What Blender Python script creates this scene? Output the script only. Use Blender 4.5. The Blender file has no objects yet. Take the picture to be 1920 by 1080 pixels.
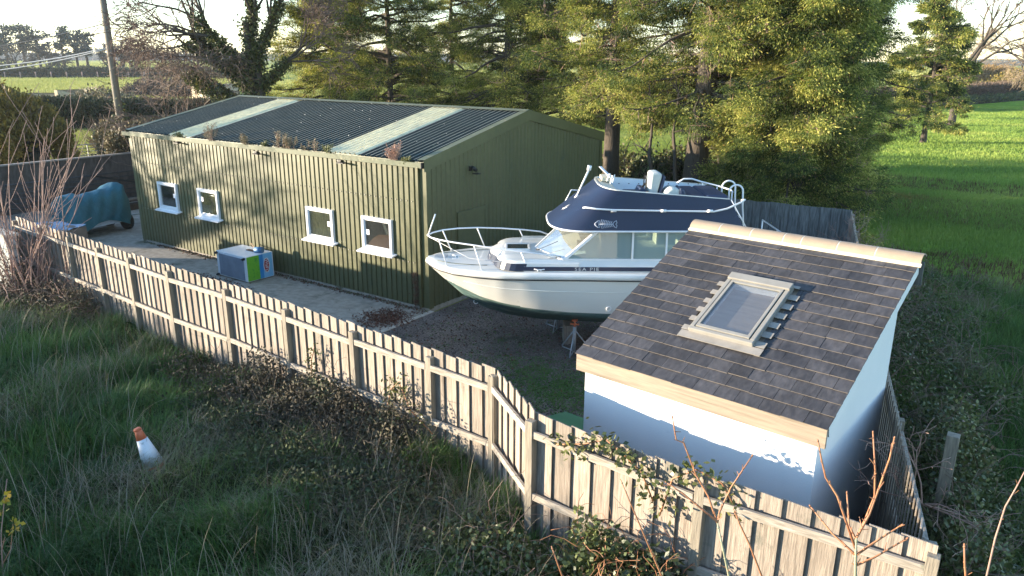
import bpy, math, random
import numpy as np
from math import sin, cos, pi, radians, sqrt, atan2
from mathutils import Vector, Matrix

rng = np.random.default_rng(7)
random.seed(7)
SC = bpy.context.scene
COL = SC.collection

# ------------------------------------------------------------------ camera
CP = np.array([11.0997, -12.6519, 5.6836])
YAW, PITCH, ROLL, FPX = -0.604887, 0.297427, 0.005662, 1403.73
_f = np.array([cos(PITCH)*sin(YAW), cos(PITCH)*cos(YAW), -sin(PITCH)])
_r = np.cross(_f, [0, 0, 1]); _r /= np.linalg.norm(_r); _u = np.cross(_r, _f)
_r2 = _r*cos(ROLL)+_u*sin(ROLL); _u2 = -_r*sin(ROLL)+_u*cos(ROLL)
cam = bpy.data.cameras.new('camera')
cam.sensor_width = 36.0
cam.lens = FPX/1920*36.0
cam.clip_start = 0.1
cam.clip_end = 6000
co = bpy.data.objects.new('camera', cam)
COL.objects.link(co)
co.matrix_world = Matrix(((_r2[0], _u2[0], -_f[0], CP[0]), (_r2[1], _u2[1], -_f[1], CP[1]), (_r2[2], _u2[2], -_f[2], CP[2]), (0, 0, 0, 1)))
SC.camera = co

# ------------------------------------------------------------------ light
SUN_A, SUN_E = 33.0, 6.9          # sun stands 33 degrees from -X towards -Y, very low
tosun = Vector((-cos(radians(SUN_A))*cos(radians(SUN_E)), -sin(radians(SUN_A))*cos(radians(SUN_E)), sin(radians(SUN_E))))
w = bpy.data.worlds.new('World'); SC.world = w; w.use_nodes = True
nt = w.node_tree; bg = nt.nodes['Background']
sky = nt.nodes.new('ShaderNodeTexSky'); sky.sky_type = 'NISHITA'; sky.sun_disc = False
sky.sun_elevation = radians(12); sky.sun_rotation = atan2(tosun.x, tosun.y)
sky.altitude = 100; sky.air_density = 1.0; sky.dust_density = 0.0; sky.ozone_density = 2.2
nt.links.new(sky.outputs[0], bg.inputs[0]); bg.inputs[1].default_value = 0.15
sl = bpy.data.lights.new('sun', 'SUN'); sl.energy = 5.0; sl.angle = radians(0.55); sl.color = (1.0, 0.84, 0.63)
so = bpy.data.objects.new('sun', sl); COL.objects.link(so)
so.rotation_euler = (-tosun).to_track_quat('-Z', 'Y').to_euler()
so.location = (-20, -20, 20)
SC.view_settings.view_transform = 'Standard'; SC.view_settings.look = 'None'
SC.view_settings.exposure = 1.85; SC.view_settings.gamma = 1.0
SC.cycles.max_bounces = 6; SC.cycles.transparent_max_bounces = 8
SC.cycles.caustics_reflective = False; SC.cycles.caustics_refractive = False

def ray(u, v):
    return _f + _r2*(u-960)/FPX + _u2*(540-v)/FPX
def onZ(u, v, z=0.0):
    d = ray(u, v); return CP + d*(z-CP[2])/d[2]
def atd(u, v, D):                    # the point seen there, D metres away over the ground
    d = ray(u, v); return CP + d/np.linalg.norm(d[:2])*D

# ------------------------------------------------------------------ materials
MATS = {}
def mat(name, cols, scale=3.0, rough=0.7, bump=0.0, bscale=30.0, spec=0.5, metal=0.0, stretch=(1, 1, 1), detail=4.0, trans=0.0, coat=0.0, pos=None, dirt=None, attr=False, noise2=None, fv=0.0):
    """noise-mixed colours in object space; attr: mixes along the face attribute 'v' instead"""
    m = bpy.data.materials.new(name); m.use_nodes = True
    t = m.node_tree; N = t.nodes; L = t.links; b = N['Principled BSDF']
    b.inputs['Roughness'].default_value = rough; b.inputs['Metallic'].default_value = metal
    b.inputs['Specular IOR Level'].default_value = spec; b.inputs['Coat Weight'].default_value = coat
    tc = N.new('ShaderNodeTexCoord'); mp = N.new('ShaderNodeMapping'); mp.inputs['Scale'].default_value = stretch
    L.new(tc.outputs['Object'], mp.inputs[0])
    ramp = N.new('ShaderNodeValToRGB'); e = ramp.color_ramp.elements
    n = len(cols)
    if pos is None: pos = [0.32+0.36*i/max(1, n-1) for i in range(n)] if not attr else [i/max(1, n-1) for i in range(n)]
    while len(e) < n: e.new(0.5)
    for i, c in enumerate(cols):
        e[i].position = pos[i]; e[i].color = (*c, 1)
    if attr:
        at = N.new('ShaderNodeAttribute'); at.attribute_name = 'v'; L.new(at.outputs['Fac'], ramp.inputs[0])
    else:
        nz = N.new('ShaderNodeTexNoise'); nz.inputs['Scale'].default_value = scale; nz.inputs['Detail'].default_value = detail
        nz.inputs['Roughness'].default_value = 0.6
        L.new(mp.outputs[0], nz.inputs['Vector']); L.new(nz.outputs['Fac'], ramp.inputs[0])
    out = ramp.outputs[0]
    if noise2:                        # (scale, strength): a finer brightness variation of the colour itself
        n2 = N.new('ShaderNodeTexNoise'); n2.inputs['Scale'].default_value = noise2[0]; n2.inputs['Detail'].default_value = 3
        L.new(mp.outputs[0], n2.inputs['Vector'])
        mr = N.new('ShaderNodeMapRange'); mr.inputs['From Min'].default_value = 0.3; mr.inputs['From Max'].default_value = 0.7
        mr.inputs['To Min'].default_value = 1-noise2[1]; mr.inputs['To Max'].default_value = 1+noise2[1]
        L.new(n2.outputs['Fac'], mr.inputs[0])
        vm = N.new('ShaderNodeVectorMath'); vm.operation = 'SCALE'; L.new(out, vm.inputs[0]); L.new(mr.outputs[0], vm.inputs['Scale']); out = vm.outputs[0]
    if fv:                            # each board or slate its own tone
        at2 = N.new('ShaderNodeAttribute'); at2.attribute_name = 'v'; mr = N.new('ShaderNodeMapRange')
        mr.inputs['To Min'].default_value = 1-fv; mr.inputs['To Max'].default_value = 1+fv; L.new(at2.outputs['Fac'], mr.inputs[0])
        vm = N.new('ShaderNodeVectorMath'); vm.operation = 'SCALE'; L.new(out, vm.inputs[0]); L.new(mr.outputs[0], vm.inputs['Scale']); out = vm.outputs[0]
    if dirt:                          # (colour, scale, threshold): patches of stain
        n3 = N.new('ShaderNodeTexNoise'); n3.inputs['Scale'].default_value = dirt[1]; n3.inputs['Detail'].default_value = 6; n3.inputs['Roughness'].default_value = 0.7
        L.new(tc.outputs['Object'], n3.inputs['Vector'])
        mr = N.new('ShaderNodeMapRange'); mr.inputs['From Min'].default_value = dirt[2]; mr.inputs['From Max'].default_value = dirt[2]+0.12
        L.new(n3.outputs['Fac'], mr.inputs[0])
        mx = N.new('ShaderNodeMix'); mx.data_type = 'RGBA'; L.new(mr.outputs[0], mx.inputs[0]); L.new(out, mx.inputs[6]); mx.inputs[7].default_value = (*dirt[0], 1); out = mx.outputs[2]
    L.new(out, b.inputs['Base Color'])
    if bump > 0:
        nb = N.new('ShaderNodeTexNoise'); nb.inputs['Scale'].default_value = bscale; nb.inputs['Detail'].default_value = 5
        L.new(mp.outputs[0], nb.inputs['Vector'])
        bp = N.new('ShaderNodeBump'); bp.inputs['Strength'].default_value = 1.0; bp.inputs['Distance'].default_value = bump
        L.new(nb.outputs['Fac'], bp.inputs['Height']); L.new(bp.outputs[0], b.inputs['Normal'])
    if trans > 0:
        tr = N.new('ShaderNodeBsdfTranslucent'); L.new(out, tr.inputs[0])
        ms = N.new('ShaderNodeMixShader'); ms.inputs[0].default_value = trans
        L.new(b.outputs[0], ms.inputs[1]); L.new(tr.outputs[0], ms.inputs[2]); L.new(ms.outputs[0], N['Material Output'].inputs[0])
    MATS[name] = m
    return m
def glass(name, tint=(0.75, 0.85, 0.83), tfac=0.75, refl=.7):
    m = bpy.data.materials.new(name); m.use_nodes = True; t = m.node_tree; N = t.nodes; L = t.links
    N.remove(N['Principled BSDF'])
    g = N.new('ShaderNodeBsdfGlossy'); g.inputs['Roughness'].default_value = 0.03; g.inputs[0].default_value = (.9, .9, .9, 1)
    tr = N.new('ShaderNodeBsdfTransparent'); tr.inputs[0].default_value = (*tint, 1)
    df = N.new('ShaderNodeBsdfDiffuse'); df.inputs[0].default_value = (*tint, 1)
    m1 = N.new('ShaderNodeMixShader'); m1.inputs[0].default_value = 1-tfac; L.new(tr.outputs[0], m1.inputs[1]); L.new(df.outputs[0], m1.inputs[2])
    fr = N.new('ShaderNodeFresnel'); fr.inputs[0].default_value = 1.5
    mu = N.new('ShaderNodeMath'); mu.operation = 'MULTIPLY_ADD'; L.new(fr.outputs[0], mu.inputs[0]); mu.inputs[1].default_value = refl; mu.inputs[2].default_value = 0.02; mu.use_clamp = True
    m2 = N.new('ShaderNodeMixShader'); L.new(mu.outputs[0], m2.inputs[0]); L.new(m1.outputs[0], m2.inputs[1]); L.new(g.outputs[0], m2.inputs[2])
    L.new(m2.outputs[0], N['Material Output'].inputs[0]); return m

M_clad = mat('green_cladding', [(.082, .086, .038), (.100, .103, .046)], 0.8, rough=.42, noise2=(9, .08), dirt=((.058, .072, .04), 1.4, .6))
M_roofclad = mat('green_roof_sheet', [(.034, .048, .046), (.048, .064, .060)], 1.2, rough=.75, spec=.15, noise2=(14, .12), dirt=((.10, .115, .085), 2.2, .62))
M_roofrib = mat('sunlit_rib_crown', [(.16, .175, .15), (.24, .25, .215)], 2, rough=.7, spec=.2)  # pale crowns paint sunlight along the tops of the roof ribs
M_rlight = mat('rooflight_sheet', [(.72, .64, .40), (.80, .72, .47), (.60, .56, .38)], 2.2, rough=.45, noise2=(20, .15), stretch=(1, .3, 1))
M_flash = mat('flashing_weathered', [(.10, .115, .07), (.13, .145, .09)], 4, rough=.5, dirt=((.30, .27, .17), 9, .58))
M_black = mat('black_plastic', [(.012, .012, .013), (.02, .02, .02)], 5, rough=.5)
M_upvc = mat('white_frame', [(.72, .73, .74), (.80, .80, .80)], 3, rough=.3)
M_sticker = mat('white_sticker', [(.8, .79, .8), (.8, .79, .8)], 3, rough=.5)
M_glass = glass('window_glass', (.85, .88, .85), .98)
M_dark = mat('dark_interior', [(.010, .011, .010), (.05, .055, .035)], 3, rough=.9)
M_card = mat('orange_cardboard', [(.55, .24, .12), (.62, .30, .16)], 2, rough=.8)
M_reflection = mat('painted_reflection', [(.10, .10, .03), (.34, .33, .10), (.55, .52, .24)], 7, rough=.8, stretch=(3, 3, .8))  # olive streaks painted as lit foliage mirrored in two panes
M_gel = mat('white_gelcoat', [(.66, .66, .62), (.73, .73, .70)], 1.3, rough=.22, coat=.3, dirt=((.50, .49, .43), 3, .66))
M_hull = mat('cream_hull', [(.68, .67, .61), (.76, .75, .69)], .9, rough=.28, coat=.2, stretch=(.4, 1, 1.6), dirt=((.42, .40, .33), 2.0, .64))
M_antif = mat('green_antifoul', [(.05, .10, .095), (.08, .15, .14), (.18, .24, .20)], 2.5, rough=.75, stretch=(.5, 1, 3), noise2=(16, .2))
M_navy = mat('navy_gelcoat', [(.008, .016, .042), (.012, .022, .055)], .8, rough=.42, noise2=(30, .08), dirt=((.03, .045, .10), 5, .62))
M_bluev = mat('blue_vinyl', [(.012, .024, .06), (.018, .034, .08)], 5, rough=.5)
M_peel = mat('peeling_black_vinyl', [(.01, .01, .012), (.03, .03, .035), (.16, .15, .13)], 16, rough=.6, pos=[.4, .62, .7])
M_steel = mat('stainless_rail', [(.74, .74, .74), (.8, .8, .8)], 3, rough=.3, metal=.0, spec=.8)
M_galv = mat('galvanised_steel', [(.30, .33, .35), (.42, .45, .47)], 12, rough=.5, metal=.3)
M_rwglass = glass('roof_window_glass', (.80, .82, .84), .95, .32)
M_bglass = glass('boat_glass', (.50, .66, .64), .62)
M_wsglass = glass('windscreen_glass', (.86, .87, .78), .90, .4)
M_cushw = mat('grey_seat_cover', [(.42, .45, .42), (.52, .54, .50)], 6, rough=.8)
M_cream = mat('cream_interior', [(.55, .50, .38), (.62, .57, .45)], 3, rough=.7)
M_render = mat('white_render', [(.74, .75, .75), (.79, .79, .79)], 1.3, rough=.85, bump=.003, bscale=60, dirt=((.62, .64, .65), 1.7, .68))
M_slate = mat('slate', [(.036, .034, .036), (.060, .056, .057), (.042, .037, .035)], 2.2, rough=.48, bump=.004, bscale=26, stretch=(1, .35, 1), noise2=(18, .3), dirt=((.15, .145, .14), 14, .70), fv=.32)
M_slated = mat('slate_lower_edge_sunlit', [(.12, .105, .09), (.19, .165, .14)], 12, rough=.8)  # paler than the slate: sun on the lower edges put into the colour
M_slated2 = mat('slate_side_edge', [(.05, .045, .045), (.09, .08, .075)], 12, rough=.8)
M_ridge = mat('clay_ridge_tile', [(.31, .235, .165), (.36, .275, .195)], 5, rough=.8, bump=.002, bscale=50, dirt=((.33, .25, .17), 6, .62))
M_mortar = mat('mortar', [(.58, .52, .42), (.66, .60, .5)], 20, rough=.9)
M_fascia = mat('softwood_board', [(.22, .175, .13), (.31, .25, .185), (.17, .135, .095)], 1.6, rough=.65, bump=.003, bscale=14, stretch=(.5, 6, 9), noise2=(3, .1))
M_pale = mat('weathered_timber', [(.175, .145, .115), (.285, .24, .195), (.215, .178, .142)], 3, rough=.85, bump=.006, bscale=12, stretch=(7, 7, .55), noise2=(7, .25), dirt=((.11, .115, .09), 1.6, .58), fv=.30)
M_rail = mat('weathered_rail', [(.27, .235, .19), (.38, .34, .285)], 4, rough=.8, bump=.004, bscale=14, stretch=(.7, 6, 6), noise2=(8, .2), dirt=((.16, .17, .11), 2.5, .63))
M_post = mat('weathered_post', [(.20, .175, .135), (.30, .26, .20)], 3, rough=.85, bump=.005, bscale=12, stretch=(6, 6, .6), noise2=(9, .2))
M_greyfence = mat('grey_board', [(.10, .105, .10), (.17, .175, .165)], 3, rough=.85, bump=.006, bscale=12, stretch=(5, 5, .55), noise2=(6, .3), fv=.25)
M_conc = mat('concrete', [(.23, .205, .165), (.33, .295, .24), (.26, .235, .19)], .9, rough=.9, bump=.006, bscale=22, detail=8, noise2=(7, .2), dirt=((.085, .085, .05), .8, .54))
M_kerb = mat('kerb_concrete', [(.34, .31, .26), (.44, .40, .33)], 6, rough=.9, bump=.004, bscale=40)
M_gravel = mat('gravel_ground', [(.06, .048, .042), (.12, .10, .088), (.20, .175, .155)], 26, rough=.95, bump=.03, bscale=34, detail=6, noise2=(1.1, .3), dirt=((.03, .05, .018), .55, .60))
M_grassland = mat('grassland', [(.20, .25, .04), (.27, .31, .06), (.33, .34, .09)], .06, rough=1, spec=0, bump=.25, bscale=6, detail=9, noise2=(.9, .2))
M_cropfield = mat('winter_crop', [(.15, .25, .035), (.21, .32, .045), (.29, .36, .06)], .22, rough=1, spec=0, bump=.16, bscale=5, detail=9, noise2=(2.0, .28), dirt=((.10, .085, .05), .22, .56))
M_soil = mat('rough_soil', [(.03, .04, .014), (.055, .06, .028)], 2, rough=1, spec=0, bump=.06, bscale=9)
M_soilpath = mat('bare_earth', [(.20, .19, .07), (.28, .22, .11)], .8, rough=1, spec=0, bump=.05, bscale=6)
M_bark = mat('bark', [(.045, .036, .028), (.09, .072, .055), (.06, .048, .036)], 4, rough=.95, bump=.03, bscale=8, stretch=(3, 3, .7))
M_twig = mat('bare_twig', [(.14, .095, .075), (.24, .17, .13)], 2, rough=.85)
M_palestem = mat('pale_stem', [(.30, .18, .14), (.38, .25, .20)], 4, rough=.8)
M_redstem = mat('red_brown_stem', [(.30, .125, .06), (.40, .19, .09)], 5, rough=.55)
M_greystem = mat('grey_green_stem', [(.25, .26, .16), (.36, .34, .22)], 6, rough=.6)
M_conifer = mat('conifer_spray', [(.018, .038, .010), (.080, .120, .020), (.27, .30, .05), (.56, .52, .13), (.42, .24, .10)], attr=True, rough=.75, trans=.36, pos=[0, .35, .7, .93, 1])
M_conifer_sunlit = mat('sunlit_conifer_spray', [(.03, .05, .012), (.13, .16, .024), (.38, .38, .06), (.68, .60, .15), (.45, .26, .10)], attr=True, rough=.75, trans=.38, pos=[0, .35, .7, .93, 1])  # lightened copy of the conifer spray, painting extra sunlight on two trees
M_pine = mat('pine_needle', [(.03, .048, .04), (.055, .078, .055)], attr=True, rough=.8, trans=.1)
M_ivy = mat('ivy_leaf', [(.035, .055, .015), (.10, .12, .035), (.24, .22, .07)], attr=True, rough=.45, trans=.15)
M_hedge = mat('hedge_leaf', [(.022, .034, .014), (.05, .065, .025), (.10, .09, .04), (.16, .115, .065)], attr=True, rough=.8, trans=.1)
M_brownhedge = mat('bare_hedge_twig', [(.07, .045, .03), (.13, .09, .06), (.20, .145, .10)], attr=True, rough=.9)
M_goldbush = mat('willow_twig', [(.16, .09, .03), (.26, .16, .05), (.34, .24, .08)], attr=True, rough=.9)
M_goldleaf = mat('golden_leaf', [(.07, .07, .015), (.22, .17, .035), (.42, .28, .06)], attr=True, rough=.7, trans=.2)
M_variegated = mat('bush_leaf', [(.03, .035, .018), (.09, .085, .04), (.24, .19, .10), (.34, .27, .16)], attr=True, rough=.6, trans=.1)
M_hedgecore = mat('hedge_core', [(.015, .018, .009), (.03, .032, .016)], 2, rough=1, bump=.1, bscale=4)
M_grass = mat('grass_blade', [(.028, .070, .012), (.060, .140, .018), (.12, .21, .030), (.19, .17, .085), (.29, .24, .17)], attr=True, rough=.7, trans=.18, pos=[0, .35, .6, .8, 1])
M_straw = mat('dead_stem', [(.20, .16, .11), (.34, .29, .21)], attr=True, rough=.9)
M_bramble = mat('bramble_leaf', [(.035, .050, .018), (.08, .105, .032), (.17, .19, .06), (.20, .13, .08)], attr=True, rough=.5, trans=.12, pos=[0, .5, .85, 1])
M_yleaf = mat('yellow_leaf', [(.16, .24, .03), (.50, .36, .03), (.58, .34, .06)], attr=True, rough=.6, trans=.25)
M_redleaf = mat('fallen_leaf', [(.07, .03, .022), (.14, .06, .035), (.10, .065, .04)], attr=True, rough=.9)
M_crop = mat('crop_blade', [(.10, .18, .03), (.22, .33, .05), (.37, .43, .09)], attr=True, rough=.8, trans=.15)
M_tarp = mat('teal_tarpaulin', [(.016, .105, .135), (.028, .145, .175)], 1.5, rough=.55, bump=.05, bscale=3.5, noise2=(30, .08))
M_orange = mat('orange_plastic', [(.50, .12, .05), (.58, .16, .07)], 6, rough=.6)
M_conew = mat('white_sleeve', [(.62, .66, .68), (.72, .75, .76)], 8, rough=.4, dirt=((.25, .27, .22), 12, .6))
M_red = mat('red_lamp', [(.5, .03, .02), (.5, .03, .02)], 3, rough=.3)
M_rust = mat('rusty_metal', [(.05, .04, .03), (.10, .06, .04)], 6, rough=.9)
M_blackgate = mat('dark_gate_steel', [(.035, .035, .035), (.07, .065, .06)], 6, rough=.7)
M_wallp = mat('dark_panel', [(.065, .050, .040), (.105, .083, .068), (.075, .060, .048)], 1.2, rough=.9, bump=.01, bscale=10, stretch=(2, 2, .7), noise2=(5, .2))
M_brickw = mat('painted_block', [(.30, .32, .31), (.40, .42, .40)], 1.5, rough=.9, bump=.008, bscale=12, dirt=((.10, .12, .08), 1.5, .55))
M_stone = mat('stone_wall', [(.30, .235, .16), (.42, .34, .24), (.25, .20, .15)], 1.2, rough=.95, bump=.03, bscale=6, noise2=(3, .2))
M_pole = mat('creosoted_pole', [(.16, .14, .11), (.27, .24, .19)], 2, rough=.9, bump=.006, bscale=12, stretch=(6, 6, .5))
M_wire = mat('wire', [(.10, .10, .10), (.14, .14, .14)], 3, rough=.6)
M_fwhite = mat('white_enamel', [(.55, .60, .64), (.70, .73, .74)], 4, rough=.4, dirt=((.30, .33, .33), 5, .62))
M_fgrey = mat('scuffed_grey_panel', [(.13, .16, .21), (.20, .24, .29)], 3, rough=.5, dirt=((.30, .33, .36), 7, .66))
M_fgreen = mat('print_green', [(.11, .36, .02), (.15, .44, .03), (.045, .26, .03)], 6, rough=.35)
M_fblue = mat('print_blue', [(.02, .20, .50), (.03, .25, .58)], 2, rough=.35)
M_flblue = mat('print_light_blue', [(.16, .42, .68), (.24, .50, .72)], 2, rough=.35)
M_logored = mat('print_dark_red', [(.30, .01, .02), (.34, .015, .03)], 2, rough=.35)
M_bluep = mat('blue_plastic', [(.03, .12, .26), (.04, .15, .30)], 3, rough=.5)
M_wood = mat('raw_wood', [(.20, .14, .09), (.30, .22, .14)], 5, rough=.9, stretch=(1, 6, 6))
M_brownbox = mat('brown_ply', [(.16, .115, .085), (.24, .18, .13)], 2, rough=.85)
M_binG = mat('green_plastic', [(.012, .085, .035), (.02, .12, .05)], 3, rough=.45)
M_tarpk = mat('black_sheet', [(.012, .016, .02), (.03, .036, .042)], 3, rough=.35, bump=.02, bscale=6)
M_pallet = mat('paint_white', [(.7, .7, .68), (.78, .78, .76)], 3, rough=.5)
M_roofred = mat('far_tile_roof', [(.20, .12, .08), (.26, .16, .11)], 3, rough=.9)
M_lead = mat('grey_flashing', [(.23, .21, .18), (.32, .29, .25)], 6, rough=.5)
M_rwframe = mat('roof_window_metal', [(.25, .235, .205), (.29, .275, .24)], 6, rough=.4)
M_innerwall = mat('interior_paint', [(.10, .11, .14), (.22, .23, .27)], .9, rough=.9)
M_letter = mat('worn_white_letter', [(.5, .5, .5), (.62, .62, .6)], 12, rough=.6)
M_fishline = mat('silver_line', [(.30, .34, .42), (.42, .45, .52)], 12, rough=.5)

# ------------------------------------------------------------------ helpers
def tag(o, label=None, cat=None, group=None, kind=None):
    if label: o['label'] = label
    if cat: o['category'] = cat
    if group: o['group'] = group
    if kind: o['kind'] = kind
    return o
def empty(name, loc=(0, 0, 0), rz=0.0, label=None, cat=None, group=None):
    o = bpy.data.objects.new(name, None); COL.objects.link(o)
    o.location = loc; o.rotation_euler = (0, 0, rz); o.empty_display_size = .2
    return tag(o, label, cat, group)
def org(parent):                       # where a thing's own frame sits, for meshes written in world coordinates
    p = np.zeros(3)
    while parent is not None:
        p = p + np.array(parent.location); parent = parent.parent
    return p
class MB:
    def __init__(s): s.v = []; s.f = []; s.m = []; s.sm = []
    def add(s, vs, fs, mi=0, smooth=False):
        b = len(s.v); s.v += [tuple(map(float, q)) for q in vs]
        for f in fs: s.f.append(tuple(b+i for i in f)); s.m.append(mi); s.sm.append(smooth)
        return s
    def box(s, lo, hi, mi=0):
        x0, y0, z0 = lo; x1, y1, z1 = hi
        return s.add([(x0, y0, z0), (x1, y0, z0), (x1, y1, z0), (x0, y1, z0), (x0, y0, z1), (x1, y0, z1), (x1, y1, z1), (x0, y1, z1)],
                     [(0, 3, 2, 1), (4, 5, 6, 7), (0, 1, 5, 4), (1, 2, 6, 5), (2, 3, 7, 6), (3, 0, 4, 7)], mi)
    def obox(s, o, a, b, c, mi=0, fm=None):
        """box at corner o with edge vectors a, b, c (right-handed)"""
        o, a, b, c = map(np.array, (o, a, b, c))
        vs = [o, o+a, o+a+b, o+b, o+c, o+a+c, o+a+b+c, o+b+c]
        fs = [(0, 3, 2, 1), (4, 5, 6, 7), (0, 1, 5, 4), (1, 2, 6, 5), (2, 3, 7, 6), (3, 0, 4, 7)]
        base = len(s.v); s.v += [tuple(map(float, q)) for q in vs]
        for k, f in enumerate(fs): s.f.append(tuple(base+i for i in f)); s.m.append(fm[k] if fm else mi); s.sm.append(False)
        return s
    def bar(s, p, q, wd, h=None, up=(0, 0, 1), mi=0):
        h = h or wd; p, q = np.array(p, float), np.array(q, float); d = q-p; L = np.linalg.norm(d); d = d/L
        up = np.array(up, float); sd = np.cross(d, up)
        if np.linalg.norm(sd) < 1e-4: sd = np.cross(d, (1, 0, 0))
        sd /= np.linalg.norm(sd); u2 = np.cross(sd, d)
        return s.obox(p-sd*wd/2-u2*h/2, d*L, u2*h, sd*wd, mi)
    def tube(s, pts, r, n=8, mi=0, cap=True):
        pts = [np.array(p, float) for p in pts]; k = len(pts)
        rs = r if hasattr(r, '__len__') else [r]*k
        base = len(s.v); prev = None
        for i in range(k):
            d = pts[min(i+1, k-1)]-pts[max(i-1, 0)]; d = d/(np.linalg.norm(d)+1e-12)
            if prev is None:
                a = np.cross(d, (0, 0, 1)); a = a if np.linalg.norm(a) > 1e-3 else np.cross(d, (1, 0, 0))
            else: a = prev-d*np.dot(prev, d)
            a = a/np.linalg.norm(a); prev = a; b = np.cross(d, a)
            for j in range(n):
                t = 2*pi*j/n; s.v.append(tuple(pts[i]+(a*cos(t)+b*sin(t))*rs[i]))
        for i in range(k-1):
            for j in range(n):
                j2 = (j+1) % n
                s.f.append((base+i*n+j, base+i*n+j2, base+(i+1)*n+j2, base+(i+1)*n+j)); s.m.append(mi); s.sm.append(True)
        if cap:
            s.f.append(tuple(base+j for j in range(n))[::-1]); s.m.append(mi); s.sm.append(False)
            s.f.append(tuple(base+(k-1)*n+j for j in range(n))); s.m.append(mi); s.sm.append(False)
        return s
    def grid(s, P, mi=0, smooth=True, flip=False, closed=False):
        """P[i][j] grid of points"""
        nu, nv = len(P), len(P[0]); base = len(s.v)
        for row in P:
            for q in row: s.v.append(tuple(map(float, q)))
        for i in range(nu-1):
            for j in range(nv if closed else nv-1):
                j2 = (j+1) % nv
                f = (base+i*nv+j, base+(i+1)*nv+j, base+(i+1)*nv+j2, base+i*nv+j2)
                s.f.append(f[::-1] if flip else f); s.m.append(mi); s.sm.append(smooth)
        return s
    def prism(s, poly, vec, mi=0):
        """polygon (3d points) extruded by vec"""
        n = len(poly); vec = np.array(vec); A = [np.array(p, float) for p in poly]
        base = len(s.v); s.v += [tuple(p) for p in A]+[tuple(p+vec) for p in A]
        s.f.append(tuple(range(base, base+n))[::-1]); s.m.append(mi); s.sm.append(False)
        s.f.append(tuple(range(base+n, base+2*n))); s.m.append(mi); s.sm.append(False)
        for i in range(n):
            j = (i+1) % n; s.f.append((base+i, base+j, base+n+j, base+n+i)); s.m.append(mi); s.sm.append(False)
        return s
    def build(s, name, mats, parent=None, local=False, bevel=0.0, fixn=False, fvals=None):
        me = bpy.data.meshes.new(name); V = np.array(s.v)
        if parent is not None and not local: V = V-org(parent)
        me.from_pydata([tuple(q) for q in V], [], s.f)
        for m in (mats if isinstance(mats, (list, tuple)) else [mats]): me.materials.append(m)
        me.polygons.foreach_set('material_index', s.m); me.polygons.foreach_set('use_smooth', s.sm); me.update()
        if fixn:
            import bmesh
            bm = bmesh.new(); bm.from_mesh(me); bmesh.ops.recalc_face_normals(bm, faces=bm.faces); bm.to_mesh(me); bm.free()
        if fvals is not None: a_ = me.attributes.new('v', 'FLOAT', 'FACE'); a_.data.foreach_set('value', np.asarray(fvals, np.float32))
        o = bpy.data.objects.new(name, me); COL.objects.link(o)
        if parent is not None: o.parent = parent
        if bevel > 0:
            bv = o.modifiers.new('bevel', 'BEVEL'); bv.width = bevel; bv.segments = 2; bv.limit_method = 'ANGLE'; bv.angle_limit = radians(40)
        return o
def npmesh(name, V, F, m, parent=None, v=None, local=False, smooth=False):
    V = np.asarray(V, np.float32)
    if parent is not None and not local: V = V-org(parent).astype(np.float32)
    F = np.asarray(F, np.int32); k = F.shape[1]; n = len(F)
    me = bpy.data.meshes.new(name); me.vertices.add(len(V)); me.vertices.foreach_set('co', V.ravel())
    me.loops.add(n*k); me.loops.foreach_set('vertex_index', F.ravel())
    me.polygons.add(n); me.polygons.foreach_set('loop_start', np.arange(0, n*k, k, dtype=np.int32))
    if smooth: me.polygons.foreach_set('use_smooth', np.ones(n, bool))
    me.update(calc_edges=True)
    if v is not None:
        a = me.attributes.new('v', 'FLOAT', 'FACE'); a.data.foreach_set('value', np.clip(np.asarray(v, np.float32), 0, 1))
    me.materials.append(m)
    o = bpy.data.objects.new(name, me); COL.objects.link(o)
    if parent is not None: o.parent = parent
    return o
def unit(a): return a/(np.linalg.norm(a, axis=-1, keepdims=True)+1e-9)
def leaves(P, D, L, W, val, fold=0.0):
    """diamond leaves: base points, directions, lengths, widths"""
    n = len(P); D = unit(D); s = unit(np.cross(D, rng.normal(size=(n, 3))))
    L = np.broadcast_to(L, n)[:, None]; W = np.broadcast_to(W, n)[:, None]
    V = np.stack([P, P+D*L*.5+s*W*.5, P+D*L, P+D*L*.5-s*W*.5], 1).reshape(-1, 3)
    return V, np.arange(4*n).reshape(n, 4), np.broadcast_to(val, n)
def blades(P, A, lean, L, W, val, seg=3):
    """curved grass blades: base, azimuth, lean (0 upright..1.5 lying), length, width"""
    n = len(P); d = np.stack([np.cos(A), np.sin(A), 0*A], 1); s = np.stack([-np.sin(A), np.cos(A), 0*A], 1)
    rows = []; p = P.copy(); th = lean*.35
    rows.append(np.stack([p-s*W[:, None]*.5, p+s*W[:, None]*.5], 1))
    for i in range(seg):
        st = L/seg; p = p+(d*np.sin(th)[:, None]+np.array([0, 0, 1.0])*np.cos(th)[:, None])*st[:, None]
        th = th+lean*.75/seg*(1+.4*i)
        wd = W*(1-(i+1)/seg*.85)
        rows.append(np.stack([p-s*wd[:, None]*.5, p+s*wd[:, None]*.5], 1))
    V = np.concatenate(rows, 1).reshape(-1, 3)            # per blade 2*(seg+1)
    base = (np.arange(n)*2*(seg+1))[:, None, None]
    q = np.array([[2*i, 2*i+1, 2*i+3, 2*i+2] for i in range(seg)])[None]
    return V, (base+q).reshape(-1, 4), np.repeat(val, seg)
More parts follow.
